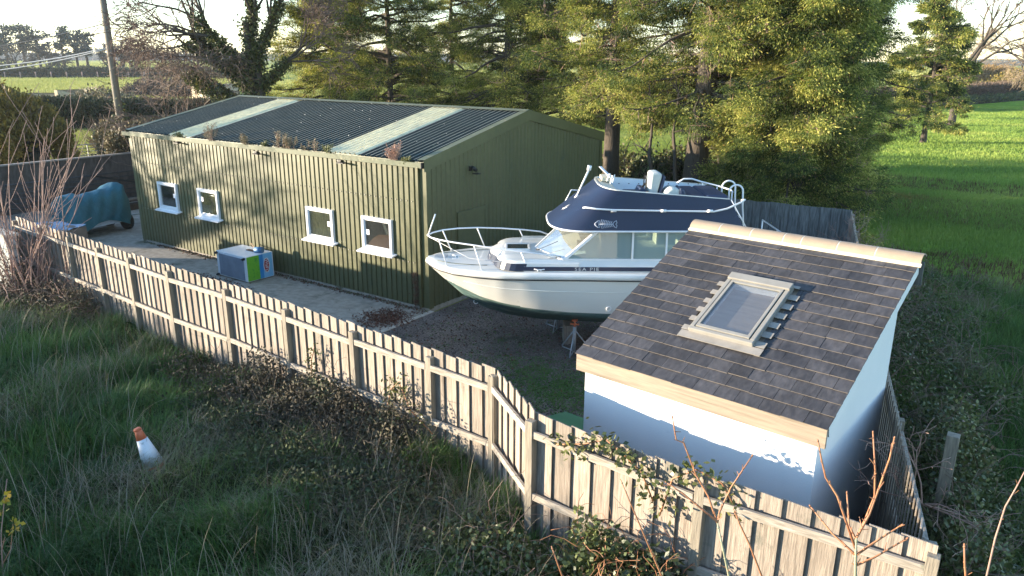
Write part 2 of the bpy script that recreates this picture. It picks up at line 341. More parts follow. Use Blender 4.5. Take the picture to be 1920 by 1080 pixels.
def segs(S, k=4):
    """array of segments (p0 3, p1 3, r0, r1) -> prism tubes"""
    S = np.asarray(S, float); n = len(S); p, q = S[:, :3], S[:, 3:6]; d = unit(q-p)
    a = np.cross(d, [0, 0, 1.0]); bad = np.linalg.norm(a, axis=1) < 1e-3; a[bad] = [1, 0, 0]; a = unit(a); b = np.cross(d, a)
    t = np.arange(k)*2*pi/k
    ring = a[:, None]*np.cos(t)[None, :, None]+b[:, None]*np.sin(t)[None, :, None]
    V = np.concatenate([p[:, None]+ring*S[:, 6][:, None, None], q[:, None]+ring*S[:, 7][:, None, None]], 1).reshape(-1, 3)
    i = np.arange(k); j = (i+1) % k
    F = (np.arange(n)*2*k)[:, None, None]+np.stack([i, j, j+k, i+k], 1)[None]
    return V, F.reshape(-1, 4)
def merge(parts):
    Vs, Fs, vs = [], [], []; o = 0
    for p in parts:
        Vs.append(p[0]); Fs.append(p[1]+o); o += len(p[0]); vs.append(p[2] if len(p) > 2 else np.zeros(len(p[1])))
    return np.concatenate(Vs), np.concatenate(Fs), np.concatenate(vs)
def vnoise(x, y, s=1.0, seed=0):
    """cheap smooth noise 0..1 (vectorised)"""
    r = np.random.default_rng(seed); o = np.zeros_like(x, dtype=float)
    for k in range(7):
        a = r.uniform(0, 2*pi); f = s*r.uniform(.5, 1.9); ph = r.uniform(0, 6.3)
        o += np.sin((x*np.cos(a)+y*np.sin(a))*f+ph)
    return .5+o/7*.9
# ================================================================== SETTING: ground
def sheet(name, poly, z, m, kind='structure', parent=None):
    me = bpy.data.meshes.new(name); me.from_pydata([(x, y, z) for x, y in poly], [], [tuple(range(len(poly)))]); me.update()
    me.materials.append(m); o = bpy.data.objects.new(name, me); COL.objects.link(o)
    if kind: o['kind'] = kind
    return o
def heightgrid(name, x0, x1, y0, y1, st, fz, m, mask=None):
    xs = np.arange(x0, x1+st*.5, st); ys = np.arange(y0, y1+st*.5, st); X, Y = np.meshgrid(xs, ys)
    Z = fz(X, Y); V = np.stack([X, Y, Z], -1).reshape(-1, 3); nx = len(xs)
    I, J = np.meshgrid(np.arange(nx-1), np.arange(len(ys)-1)); b = (J*nx+I).ravel()
    F = np.stack([b, b+1, b+nx+1, b+nx], 1)
    if mask is not None:
        cx = V[F].mean(1); F = F[mask(cx[:, 0], cx[:, 1])]
    o = npmesh(name, V, F, m, smooth=True); o['kind'] = 'structure'; return o
sheet('ground', [(-3500, -600), (3000, -600), (3000, 4500), (-3500, 4500)], -.06, M_grassland)
# concrete pad beside the barn, then gravel
yard = MB().box((-26, -4.9, -.05), (.04, 12.0, 0.0)); tag(yard.build('concrete_yard', M_conc), kind='structure')
grav = MB().box((.16, -6.1, -.055), (10.9, 9.4, -.006)); tag(grav.build('gravel_yard', M_gravel), kind='structure')
kb = MB().box((.04, -4.9, -.05), (.16, -.02, .006)); tag(kb.build('kerb', M_kerb), kind='structure')
def fenceY(X):                               # the front fence line
    return np.interp(X, [-9, -7.9, -2, 1.5, 5.9, 6.95, 9.0, 10.98], [-4.7, -4.78, -5.13, -5.29, -5.49, -6.24, -6.40, -6.33])
def sideX(Y):                                # the east fence line
    return np.interp(Y, [-6.33, 9.1], [10.98, 7.3])
def bank_z(X, Y):
    d = fenceY(np.clip(X, -9, 10.98))-Y
    z = .22+.18*(vnoise(X, Y, .9, 3)-.5)+.22*(vnoise(X, Y, 2.6, 4)-.5)
    return np.where(d > .1, z, z-.0)
def in_bank(X, Y): return (Y < fenceY(np.clip(X, -9, 10.98))-.02) | (X > sideX(np.clip(Y, -6.33, 9.1))+.1)
def field_z(X, Y):                           # the verge falls from the bank down to the field east of the fence
    e = X-sideX(np.clip(Y, -6.33, 9.1))
    return bank_z(X, Y)*np.clip(1.15-e/5.0, 0.0, 1)+.02
def rough_z(X, Y):
    south = Y < fenceY(np.clip(X, -9, 10.98))
    return np.where((X > 10.98) | (~south), field_z(X, Y), bank_z(X, Y))
heightgrid('rough_ground', -22, 18, -16, 9.6, .25, lambda X, Y: rough_z(X, Y)+.0, M_soil, lambda x, y: in_bank(x, y) & (x < 17))
# the crop field east of the fences, as one gently uneven sheet, running out past the far hedge
heightgrid('crop_field', -20.0, 240, -30, 176, 2.0, lambda X, Y: -.02+.03*vnoise(X, Y, .3, 9), M_cropfield, lambda x, y: np.where(y > 9, x > 4-(y-10)*.28, x > 9))
_tk = [(1935, 292), (1890, 286), (1850, 279), (1815, 272), (1797, 268), (1800, 265), (1840, 260), (1890, 256), (1940, 254)]
def _trk(z=.03):
    b = MB(); a = [onZ(u, v, z) for u, v in _tk]; rows = []
    for i, p in enumerate(a):
        d = a[min(i+1, len(a)-1)]-a[max(i-1, 0)]; d /= np.linalg.norm(d); n = np.array([-d[1], d[0], 0])*(.45+.2*sin(i*2)); rows.append([p-n, p+n])
    b.grid(rows); return tag(b.build('earth_track', M_soilpath), kind='structure')
_trk()

# ================================================================== BARN
L_B, W_B, H_B, R_B = 12.09, 8.20, 3.45, 4.306
PITCHR = .16667
def ribs(x0, x1, rib=.030, depth=.030, pitch=PITCHR, ph=0.0, web=.018):
    """profile of ribbed sheet: list of (x, out)"""
    pts = [(x0, 0.0)]; x = math.ceil((x0-ph)/pitch)*pitch+ph
    while x+rib+2*web < x1:
        pts += [(x, 0), (x+web, depth), (x+web+rib, depth), (x+rib+2*web, 0)]; x += pitch
    pts.append((x1, 0.0)); return pts
barn = empty('green_barn', (0, 0, 0), 0, 'long olive green ribbed metal barn with a shallow dark roof and four white windows', 'barn')
def clad(name, pfun, z0, ztop, prof, m):
    b = MB(); P = [[pfun(x, o, z0), pfun(x, o, ztop(x))] for x, o in prof]; b.grid(P, smooth=False); return b.build(name, m, barn)
prof = ribs(-L_B, -.12, ph=.02, rib=.110, web=.011, depth=.026)     # wide crowns, narrow dark valleys
clad('front_wall', lambda x, o, z: (x, -o, z), .04, lambda x: H_B, prof, M_clad)
zt = lambda y: (H_B+(R_B-H_B)*(1-abs(y-W_B/2)/(W_B/2)))
pg = ribs(.12, W_B, ph=.0, rib=.022, depth=.022)
pg2 = []
for a, b_ in zip(pg, pg[1:]):
    pg2.append(a)
    if a[0] < W_B/2 < b_[0]: pg2.append((W_B/2, a[1]))
pg2.append(pg[-1])
clad('gable_wall', lambda y, o, z: (o, y, z), .04, lambda y: zt(y)-.02, pg2, M_clad)
clad('far_gable_wall', lambda y, o, z: (-L_B-o, y, z), .04, lambda y: zt(y)-.02, pg2, M_clad)
clad('rear_wall', lambda x, o, z: (x, W_B+o, z), .04, lambda x: H_B, prof, M_clad)
# roof: ribbed sheets running up the slope, split round the two rooflights
sl_len = W_B/2+.08; rise = (R_B-H_B)/(W_B/2)
def roofsheet(name, x0, x1, m, side=1, lift=0.0, ext=.10):
    b = MB(); P = []
    for x, o in ribs(x0, x1, rib=.030, depth=.034, ph=.03, web=.020):
        y0 = -ext; y1 = W_B/2
        z0 = H_B+.05+rise*y0+o+lift; z1 = H_B+.05+rise*y1+o+lift
        P.append([(x, y0 if side > 0 else W_B-y0, z0), (x, y1, z1)])
    b.grid(P, smooth=False, flip=side < 0)
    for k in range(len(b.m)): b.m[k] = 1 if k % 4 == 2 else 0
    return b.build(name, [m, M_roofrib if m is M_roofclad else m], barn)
RL = [(-9.80, -8.80), (-3.12, -2.05)]
xs = [-L_B-.02, RL[0][0], RL[0][1], RL[1][0], RL[1][1], .0]
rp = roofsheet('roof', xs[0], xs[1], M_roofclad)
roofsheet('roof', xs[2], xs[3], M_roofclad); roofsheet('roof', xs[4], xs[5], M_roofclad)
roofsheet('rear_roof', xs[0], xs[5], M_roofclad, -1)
for a, b_ in RL: roofsheet('rooflight', a-.03, b_+.03, M_rlight, 1, .012, .11)
# fixings on the roof
b = MB()
for k in range(6):
    y = .35+k*.72; 
    for i in range(36):
        x = -.2-i*.3333
        if rng.random() < .22: z = H_B+.05+rise*y+.036; b.box((x-.008, y-.008, z), (x+.008, y+.008, z+.010))
b.build('roof_bolts', M_galv, barn)['kind'] = 'stuff'
b = MB()
for z, st in ((2.55, 1), (1.1, 1), (3.35, 1)):
    for i in range(70):
        x = -.25-i*PITCHR
        if z < 2 and any(q[0]-.1 < x < q[1]+.1 for q in ((-10.8, -9.8), (-8.75, -7.8), (-4.05, -3.05), (-2.05, -1.05))): continue
        b.box((x-.010, -.044, z-.01), (x+.010, -.030, z+.01))
b.build('wall_screws', M_kerb, barn)['kind'] = 'stuff'
# ridge capping, verges, corner trims, gutter
b = MB(); zr = R_B+.05
b.grid([[(x, W_B/2-.17, zr-rise*.17+.055), (x, W_B/2, zr+.062), (x, W_B/2+.17, zr-rise*.17+.055)] for x in (-L_B-.03, .03)], smooth=False)
b.build('ridge_capping', M_flash, barn)
for nm, xa, sgn in (('verge_flashing', 0.0, 1), ('verge_flashing', -L_B, -1)):
    b = MB()
    for s_ in (0, 1):
        P = []
        for t in (0, 1):
            y = (-.11 if s_ == 0 else W_B+.11)*(1-t)+W_B/2*t
            z = H_B+.05+rise*(y if s_ == 0 else W_B-y)
            P.append([(xa-sgn*.16, y, z+.045), (xa+sgn*.045, y, z+.05), (xa+sgn*.05, y, z-.22), (xa+sgn*.03, y, z-.225)])
        b.grid(P, smooth=False, flip=(s_ == 1) ^ (sgn < 0))
    o = b.build(nm, [M_flash, M_clad], barn)
    for i, p in enumerate(o.data.polygons):
        if i % 3 > 0: p.material_index = 1
b = MB(); b.box((-.15, -.040, .03), (.036, -.0, H_B-.02)); b.box((.001, -.0, .03), (.036, .12, H_B+.03)); b.build('corner_trim', M_clad, barn)
b = MB(); b.box((-L_B-.036, -.040, .03), (-L_B+.12, 0, H_B-.02)); b.build('corner_trim', M_clad, barn)
b = MB(); b.box((-.02, W_B-.10, .03), (.034, W_B+.034, H_B-.02)); b.build('corner_trim', M_clad, barn)
b = MB()                                              # box gutter along the front eave
b.grid([[(x, -.03, H_B+.03), (x, -.035, H_B-.10), (x, -.16, H_B-.10), (x, -.17, H_B+.015), (x, -.155, H_B+.018), (x, -.15, H_B-.08), (x, -.05, H_B-.08), (x, -.045, H_B+.03)] for x in np.linspace(-L_B-.18, -.01, 9)], smooth=False)
b.build('gutter', M_flash, barn)
b = MB(); b.box((-.01, -.172, H_B-.105), (.012, -.03, H_B+.02)); b.build('gutter_end', M_black, barn)
b = MB(); b.box((-.225, -.10, .06), (-.160, -.032, H_B-.10)); b.build('downpipe', M_clad, barn)
b = MB(); b.box((-L_B-.03, -.05, -.01), (.03, W_B+.04, .05)); b.build('plinth', M_conc, barn)
# windows
WINS = [(-10.80, -9.82, 'a'), (-8.75, -7.80, 'b'), (-4.05, -3.06, 'c'), (-2.04, -1.05, 'd')]
ZB, ZT = 1.20, 2.04
for x0, x1, kd in WINS:
    f = MB(); t = .075; y0, y1 = -.095, -.020
    f.box((x0, y0, ZT-t), (x1, y1, ZT)); f.box((x0, y0, ZB), (x1, y1, ZB+t+.02)); f.box((x0, y0, ZB+t+.02), (x0+t, y1, ZT-t)); f.box((x1-t, y0, ZB+t+.02), (x1, y1, ZT-t))
    g = .028                                            # sash bead
    f.box((x0+t, y0+.03, ZT-t-g), (x1-t, y1, ZT-t)); f.box((x0+t, y0+.03, ZB+t+.02), (x1-t, y1, ZB+t+.02+g))
    f.box((x0+t, y0+.03, ZB+t+.02+g), (x0+t+g, y1, ZT-t-g)); f.box((x1-t-g, y0+.03, ZB+t+.02+g), (x1-t, y1, ZT-t-g))
    fr = f.build('window', M_upvc, barn, bevel=.004)
    pn = MB().box((x0+t+g, y0+.045, ZB+t+.02+g), (x1-t-g, y0+.049, ZT-t-g)); pn.build('pane', M_glass, fr)
    sh = MB().box((x0+.01, -.0305, ZB+.01), (x1-.01, -.0185, ZT-.01)); sh.build('pane_backing', M_reflection if kd in 'bc' else M_dark, fr)  # flat panel behind the glass; two carry the painted foliage reflection
    si = MB(); s0 = np.array((x0-.12, -.20, ZB-.035)); si.add([(x0-.10, -.21, ZB-.045), (x1+.10, -.21, ZB-.045), (x1+.10, -.02, ZB-.010), (x0-.10, -.02, ZB-.010), (x0-.10, -.21, ZB-.015), (x1+.10, -.21, ZB-.015), (x1+.10, -.02, ZB+.022), (x0-.10, -.02, ZB+.022)],
           [(0, 3, 2, 1), (4, 5, 6, 7), (0, 1, 5, 4), (1, 2, 6, 5), (2, 3, 7, 6), (3, 0, 4, 7)]); si.build('sill', M_upvc, fr)
    xs_ = {'a': x1-t-g-.13, 'b': x0+t+g+.005, 'c': x1-t-g-.13, 'd': x0+t+g+.005}[kd]
    stz = {'a': 1.60, 'b': 1.66, 'c': 1.60, 'd': 1.58}[kd]
    st = MB().box((xs_+.005, y0+.040, stz), (xs_+.115, y0+.0445, stz+.13)); st.build('sticker', M_sticker, fr)
    if kd == 'd':                                       # card and strip lying against the inside
        c_ = MB(); xa, xb = x0+t+g+.03, x1-t-g
        pts = [(xa, ZB+.12), (xa+.06, ZB+.20), (xa+.20, ZB+.32), (xa+.38, ZB+.42), (xb, ZB+.46), (xb, ZB+.12)]
        c_.prism([(px, -.036, pz) for px, pz in pts][::-1], (0, .004, 0)); c_.build('folded_card', M_card, fr)
        c2 = MB().prism([(xb-.26, -.034, ZT-.1), (xb-.18, -.034, ZT-.1), (xb-.02, -.034, ZB+.46), (xb-.12, -.034, ZB+.46)], (0, .0025, 0)); c2.build('pale_strip', M_cream, fr)
# gable door, camera, lights
d = MB(); d.box((.020, 1.12, .06), (.034, 2.14, 2.10)); dr = d.build('door', M_clad, barn)
d = MB(); d.box((.020, 1.05, .06), (.050, 1.12, 2.17)); d.box((.020, 2.14, .06), (.050, 2.21, 2.17)); d.box((.020, 1.12, 2.10), (.050, 2.14, 2.17)); d.build('door_frame', M_clad, dr)
d = MB(); d.tube([(.034, 2.04, 1.05), (.075, 2.04, 1.05), (.078, 1.93, 1.05)], .010, 6); d.build('handle', M_galv, dr)
cb = MB(); cb.box((.02, 1.53, 3.10), (.06, 1.61, 3.22)); cb.tube([(.06, 1.57, 3.16), (.14, 1.57, 3.15)], .02, 8); cb.tube([(.14, 1.50, 3.20), (.16, 1.64, 3.12)], .045, 10); cb.box((.10, 1.56, 3.03), (.26, 1.70, 3.055)); cb.build('security_camera', M_black, barn)
for x, z in ((-9.46, 3.30), (-5.86, 3.25), (-2.66, 3.27)):
    q = MB(); q.box((x-.10, -.075, z-.02), (x+.02, -.03, z+.05)); q.tube([(x+.0, -.06, z+.01), (x+.06, -.14, z)], .012, 6)
    q.box((x+.02, -.22, z-.015), (x+.24, -.10, z+.012)); fl = q.build('floodlight', M_black, barn)
    q = MB().box((x-.13, -.058, z+.005), (x-.10, -.034, z+.045)); q.build('sensor', M_upvc, fl)

# ================================================================== WHITE OUTBUILDING
SH = empty('white_outbuilding', (6.914, -5.176, 0), -.10, 'small white rendered outbuilding with a sloping slate roof and one roof window', 'outbuilding')
WD, DP, ZLO, ZHI = 3.0, 2.84, 2.254, 3.366
PIT = atan2(ZHI-ZLO, DP); SLN = sqrt(DP**2+(ZHI-ZLO)**2)
A_ = np.array([1, 0, 0.]); S_ = np.array([0, cos(PIT), sin(PIT)]); N_ = np.array([0, -sin(PIT), cos(PIT)]); O_ = np.array([0, 0, ZLO])
def rp_(a, s, n=0.0): return O_+A_*a+S_*s+N_*n
wb, wf, wl, wr = 2.52, .05, .09, WD-.09
zr_ = lambda y: ZLO+(ZHI-ZLO)*y/DP-.075
b = MB(); b.prism([(wr, wf, -.1), (wr, wb, -.1), (wr, wb, zr_(wb)), (wr, wf, zr_(wf))], (-(wr-wl), 0, 0)); b.build('wall', M_render, SH, local=True, fixn=True)
b = MB()                                              # roof deck
b.obox(rp_(.03, .02, -.075), A_*(WD-.06), S_*(SLN+.02), N_*.060); b.build('roof_deck', M_fascia, SH, local=True)
b = MB(); b.box((.0, -.022, ZLO-.225), (WD, .012, ZLO-.012)); b.build('fascia', M_fascia, SH, local=True, bevel=.003)
b = MB(); b.obox(rp_(WD-.022, 0.03, -.16), A_*.018, S_*(SLN-.06), N_*.145); b.build('verge_board', M_render, SH, local=True)
b = MB(); b.obox(rp_(.004, 0.03, -.16), A_*.018, S_*(SLN-.06), N_*.145); b.build('verge_board', M_render, SH, local=True)
b = MB(); b.box((-.02, DP+.02, ZHI-.30), (WD+.04, DP+.055, ZHI-.01)); b.build('rear_fascia', M_greyfence, SH, local=True)
# slates
b = MB(); nrow = 16; ex = 3.03/nrow; skx, sky_ = (1.02, 1.93), (.70, 2.06)
for i in range(nrow+0):
    s0 = -.045+i*ex; x = -.012; first = True
    off = 0 if i % 2 == 0 else .125
    while x < WD+.004:
        wdt = (.250 if not first else (.250-off if off else .250))+rng.uniform(-.022, .022); first = False
        if WD+.012-(x+wdt) < .09: wdt = WD+.012-x
        x1 = x+wdt-.0045; sm = s0+.5*ex
        if not (x+.03 > skx[0] and x1-.03 < skx[1] and sm > sky_[0] and sm < sky_[1]):
            xa, xb = x, x1
            if sky_[0] < sm < sky_[1]:
                if xa < skx[0] < xb: xb = skx[0]
                if xa < skx[1] < xb: xa = skx[1]
            j = rng.uniform(-.006, .006); t = .0065+rng.uniform(-.0012, .003); tw = rng.uniform(-.0012, .0012)
            o = rp_(xa, s0+j, .010); a = A_*(xb-xa)+N_*tw; c1 = S_*(ex+.045)-N_*.0115
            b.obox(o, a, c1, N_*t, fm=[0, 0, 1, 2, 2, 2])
        x += wdt
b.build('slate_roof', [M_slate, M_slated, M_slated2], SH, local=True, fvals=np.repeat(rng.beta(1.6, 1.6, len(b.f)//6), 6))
# ridge tiles
xr = -.02
for k, ln in enumerate((.45, .46, .455, .24, .46, .46, .535)):
    b = MB(); P = []
    for x in (xr, xr+ln-.016):
        row = []
        for q in range(9):
            t = radians(-25+q*(175/8)); row.append((x, DP+.05-.15*cos(t), ZHI-.015+.105*sin(t)))
        P.append(row)
    b.grid(P); P2 = [[(p[0], DP+.05+(p[1]-DP-.05)*.86, ZHI-.015+(p[2]-ZHI+.015)*.86) for p in row] for row in P]; b.grid(P2, flip=True)
    for e_ in (0, 1):
        b.grid([P[e_], P2[e_]], smooth=False, flip=e_ == 1)
    b.build('ridge_tile', M_ridge, SH, local=True)
    if k < 6:
        m_ = MB(); P = []
        for x in (xr+ln-.018, xr+ln+.002):
            P.append([(x, DP+.05-.147*cos(radians(-25+q*(175/8))), ZHI-.015+.103*sin(radians(-25+q*(175/8)))) for q in range(9)])
        m_.grid(P); m_.build('mortar_joint', M_mortar, SH, local=True)
    xr += ln
b = MB(); b.obox(rp_(-.02, SLN-.145, .012), A_*(WD+.06), S_*.05, N_*.022); b.build('mortar_bed', M_mortar, SH, local=True)
# roof window
RW = empty('roof_window', (0, 0, 0)); RW.parent = SH
x0, x1, s0, s1 = 1.07, 1.87, .82, 2.02
b = MB(); fh = .085; t = .055
b.obox(rp_(x0, s0, .0), A_*(x1-x0), S_*t, N_*fh); b.obox(rp_(x0, s1-.13, .0), A_*(x1-x0), S_*.13, N_*(fh+.025))
b.obox(rp_(x0, s0+t, .0), A_*t, S_*(s1-s0-t-.13), N_*fh); b.obox(rp_(x1-t, s0+t, .0), A_*t, S_*(s1-s0-t-.13), N_*fh)
b.build('frame', M_rwframe, RW, local=True, bevel=.008)
b = MB(); t2 = .075
b.obox(rp_(x0+t+.012, s0+t+.012, .03), A_*(x1-x0-2*t-.024), S_*.05, N_*.062); b.obox(rp_(x0+t+.012, s1-.18, .03), A_*(x1-x0-2*t-.024), S_*.045, N_*.062)
b.obox(rp_(x0+t+.012, s0+t+.062, .03), A_*.035, S_*(s1-s0-t-.242), N_*.062); b.obox(rp_(x1-t-.047, s0+t+.062, .03), A_*.035, S_*(s1-s0-t-.242), N_*.062)
b.build('sash', M_rwframe, RW, local=True, bevel=.004)
b = MB(); b.obox(rp_(x0+t+.047, s0+t+.062, .072), A_*(x1-x0-2*t-.094), S_*(s1-s0-t-.242), N_*.006); b.build('pane', M_rwglass, RW, local=True)
b = MB(); b.obox(rp_(x0+.05, s0+.05, .045), A_*.02, S_*(s1-s0-.12), N_*.02); b.obox(rp_(x0+t+.04, s0+t+.05, -.14), A_*(x1-x0-2*t-.08), S_*(s1-s0-t-.22), N_*.01)
o = b.build('shaft', M_innerwall, RW, local=True)
b = MB()
for (aa, ab, sa, sb, dn) in ((x0+t+.03, x0+t+.045, s0+t+.05, s1-.17, -.13), (x1-t-.045, x1-t-.03, s0+t+.05, s1-.17, -.13)):
    b.obox(rp_(aa, sa, -.13), A_*(ab-aa), S_*(sb-sa), N_*.19)
b.obox(rp_(x0+t+.046, s1-.19, -.13), A_*(x1-x0-2*t-.092), S_*.015, N_*.19)
b.build('lining', M_upvc, RW, local=True)
b = MB().obox(rp_(x0+.50, s1-.45, -.125), A_*.07, S_*.13, N_*.002); b.build('paper_note', M_sticker, RW, local=True)
b = MB()                                              # stepped flashing both sides and apron
b.obox(rp_(x0-.09, s0-.115, .026), A_*(x1-x0+.22), S_*.12, N_*.008)
for k in range(6):
    s_ = s0+.02+k*ex; b.obox(rp_(x0-.105, s_, .028), A_*.106, S_*.085, N_*.006); b.obox(rp_(x1, s_, .028), A_*.125, S_*.10, N_*.006)
b.obox(rp_(x0-.02, s1, .026), A_*(x1-x0+.08), S_*.05, N_*.01)
b.build('flashing', M_lead, RW, local=True)
# dusty streaks on glass are a thin film of grime
# ================================================================== FENCES
def fence(name, pts, hpost, hpale, label, pmat, rmat, postmat, z0=0.0, out=(0, -1), pitch=.205, bw=.182, rails=(1.62, .82), group=None, front_posts=True, last=True, rot=0, postw=.1):
    """pts: the post positions; pales hang on the side away from 'out'"""
    root = empty(name, (pts[0][0], pts[0][1], 0), 0, label, 'fence', group)
    for i, p in enumerate(pts):
        if i == len(pts)-1 and not last: break
        b = MB(); d = np.array(pts[min(i+1, len(pts)-1)])-np.array(pts[max(i-1, 0)]); d = d/np.linalg.norm(d); n = np.array([d[1], -d[0]])
        lean = rng.normal(0, .008, 2); hp = hpost+rng.normal(0, .012)
        o = np.array([p[0], p[1], z0-.3]); w_ = postw
        dd = np.append(d, 0); cc = np.cross([0, 0, 1.], dd); b.obox(o-dd*w_/2-cc*w_/2, dd*w_, cc*w_, (lean[0], lean[1], hp-z0+.3))
        b.build('post', postmat, root, bevel=.004, fvals=[.5]*6)
    for i in range(len(pts)-1):
        a, c = np.array(pts[i], float), np.array(pts[i+1], float); L = np.linalg.norm(c-a); d = (c-a)/L; n = np.array(out, float)
        n = np.array([-d[1], d[0]]); n = n if np.dot(n, out) > 0 else -n
        d3 = np.append(d, 0); n3 = np.append(n, 0)
        for zr in rails:
            b = MB(); sag = rng.normal(0, .012)
            cc = np.cross([0, 0, 1.], d3); of = .012 if np.dot(cc, n3) > 0 else .050
            b.obox(np.append(a, zr+rng.normal(0, .008))+d3*.05+n3*of, d3*(L-.1)+np.array([0, 0, sag]), cc*.038, (0, 0, .085))
            b.build('rail', rmat, root, bevel=.003, fvals=[.5]*6)
        b = MB(); k = max(1, int(round(L/pitch))); pw = L/k
        c3 = np.cross([0, 0, 1.], d3)
        for j in range(k):
            hz = hpale+rng.normal(0, .010); t = .016; x0_ = j*pw-.012; wd_ = pw*1.10+rng.uniform(-.004, .006); tl = rng.normal(0, .004)
            # each board laps behind the thick right-hand edge of the one before it, seen from the 'out' side
            rgt = np.cross(-n3, [0, 0, 1.])      # points right for someone facing the fence from 'out'
            s_ = 1 if np.dot(rgt, d3) > 0 else -1
            e0, e1 = (-.052, -.020) if s_ > 0 else (-.020, -.052)
            p0 = np.append(a, z0-.05)+d3*x0_+n3*e0; av = d3*wd_+n3*(e1-e0)
            tv = c3*t
            if np.dot(c3, n3) > 0: p0 = p0-c3*t
            b.obox(p0, av, tv, (d3*tl)+np.array([0, 0, hz-z0+.05]))
        b.build('pales', pmat, root, bevel=.002, fvals=np.repeat(rng.beta(2, 2, k), 6))
    return root
FL = [(-9.35, -4.72), (-7.9, -4.80), (-6.4, -4.86), (-4.97, -4.94), (-3.56, -5.02), (-2.02, -5.13), (-.18, -5.18), (1.56, -5.29), (3.23, -5.40), (4.78, -5.48), (5.89, -5.52)]
fence('front_fence', FL, 1.80, 1.885, 'long weathered timber fence of upright pales running past the green barn', M_pale, M_rail, M_post, rails=(1.60, .80))
fence('corner_fence', [(5.89, -5.52), (6.95, -6.24)], 1.80, 1.885, 'short angled timber fence bay between the two bends', M_pale, M_rail, M_post, rails=(1.60, .80), last=False, out=(-.5, -1)).children
fence('near_fence', [(6.95, -6.24), (9.0, -6.40), (10.98, -6.33)], 1.79, 1.86, 'wide board timber fence nearest the viewer in front of the white outbuilding', M_pale, M_rail, M_post, rails=(1.60, .80), pitch=.25, bw=.232)
fence('side_fence', [(10.93, -6.1), (10.34, -3.65), (9.7, -1.0), (9.05, 1.7), (8.4, 4.4), (7.85, 6.7), (7.34, 8.9)], 1.72, 1.80, 'timber boundary fence along the brambles right of the white outbuilding', M_pale, M_rail, M_post, out=(1, 0), pitch=.16, bw=.145, rails=(1.5, .7))
fence('rear_fence', [(7.3, 9.0), (5.4, 8.9), (3.4, 8.8), (1.4, 8.7), (-.1, 8.65)], 1.70, 1.82, 'shaded grey board fence behind the boat beneath the conifers', M_greyfence, M_greyfence, M_greyfence, out=(0, 1), pitch=.26, bw=.25, rails=(1.4, .6))
# ================================================================== BOAT  (own frame: x aft from the bow, -y port, z up)
BT = empty('cabin_cruiser', (1.28, -1.51, 0), radians(35), 'white cabin cruiser with a navy flybridge and green bottom standing ashore beside the barn', 'boat')
_hb = ([0, .06, .15, .3, .6, 1.0, 1.5, 2.0, 2.8, 4, 5.5, 7.1], [.02, .17, .34, .54, .77, .96, 1.12, 1.19, 1.22, 1.24, 1.22, 1.16])
def HB(x): return np.interp(x, *_hb)
def ZD(x): return np.interp(x, [0, .6, 1.2, 2, 3, 5, 7.1], [1.80, 1.775, 1.785, 1.805, 1.81, 1.80, 1.78])
def ZL(x): return ZD(x)-np.interp(x, [0, .6, 1.5, 7], [.09, .11, .125, .13])
def ZK(x): return np.interp(x, [.03, .32, .56, .77, 1.13, 1.66, 2.3, 3.2, 7.1], [1.66, 1.39, 1.17, .98, .76, .585, .49, .44, .40])
xs = np.concatenate([np.linspace(.0, .6, 13), np.linspace(.7, 2.4, 18), np.linspace(2.6, 7.1, 19)])
def hull_y(x, t):
    """half-breadth at the height fraction t (0 keel, 1 rubbing line)"""
    ch = np.interp(x, [0, .5, 1.2, 2.2, 3.5, 7.1], [.30, .40, .60, .76, .84, .88])      # chine breadth fraction
    tc = np.interp(x, [0, .5, 1.2, 2.2, 3.5, 7.1], [.42, .42, .40, .37, .34, .32])     # chine height fraction
    b_ = HB(x)*.985
    return np.where(t < tc, b_*ch*(t/tc)**.85, b_*(ch+(1-ch)*((t-tc)/(1-tc))**.72))
ts = np.concatenate([np.linspace(0, .40, 8), np.linspace(.46, 1, 9)])
b = MB()
for sg in (-1, 1):
    P = []
    for x in xs:
        zk, zl = ZK(max(x, .03)), ZL(x); row = []
        for t in ts:
            xx = x; y = float(hull_y(x, t)); z = zk+(zl-zk)*t
            row.append((xx, sg*y, z))
        P.append(row)
    b.grid(P, flip=sg > 0)
    T = P[-1]
b.add([(7.1, -hull_y(7.1, t), ZK(7.1)+(ZL(7.1)-ZK(7.1))*t) for t in ts]+[(7.1, hull_y(7.1, t), ZK(7.1)+(ZL(7.1)-ZK(7.1))*t) for t in ts[::-1]], [tuple(range(2*len(ts)))])
hull = b.build('hull', [M_hull, M_antif], BT, local=True)
me = hull.data
zb = lambda x: np.interp(x, [0, .5, .8, 1.3, 1.9, 2.8, 3.8, 7], [1.42, 1.34, 1.27, 1.15, 1.05, .98, .97, .97])
# split faces at the boot line so the antifouling edge is clean
import bmesh
bm = bmesh.new(); bm.from_mesh(me)
vz = {v: v.co.z-zb(v.co.x) for v in bm.verts}
es = [e for e in bm.edges if vz[e.verts[0]]*vz[e.verts[1]] < 0 and min(abs(vz[e.verts[0]]), abs(vz[e.verts[1]])) > .004]
cuts = []
for e in es:
    a_, c_ = e.verts; f_ = vz[a_]/(vz[a_]-vz[c_]); cuts.append((e, a_, f_))
newv = []
for e, a_, f_ in cuts:
    ne, nv = bmesh.utils.edge_split(e, a_, f_); newv.append(nv)
bm.verts.ensure_lookup_table()
for f in list(bm.faces):
    nvs = [v for v in f.verts if abs(v.co.z-zb(v.co.x)) < .012]
    if len(nvs) == 2 and len(f.verts) > 3:
        try: bmesh.utils.face_split(f, nvs[0], nvs[1])
        except Exception: pass
for f in bm.faces:
    c_ = f.calc_center_median(); f.material_index = 1 if c_.z < zb(c_.x) else 0
bm.to_mesh(me); bm.free()
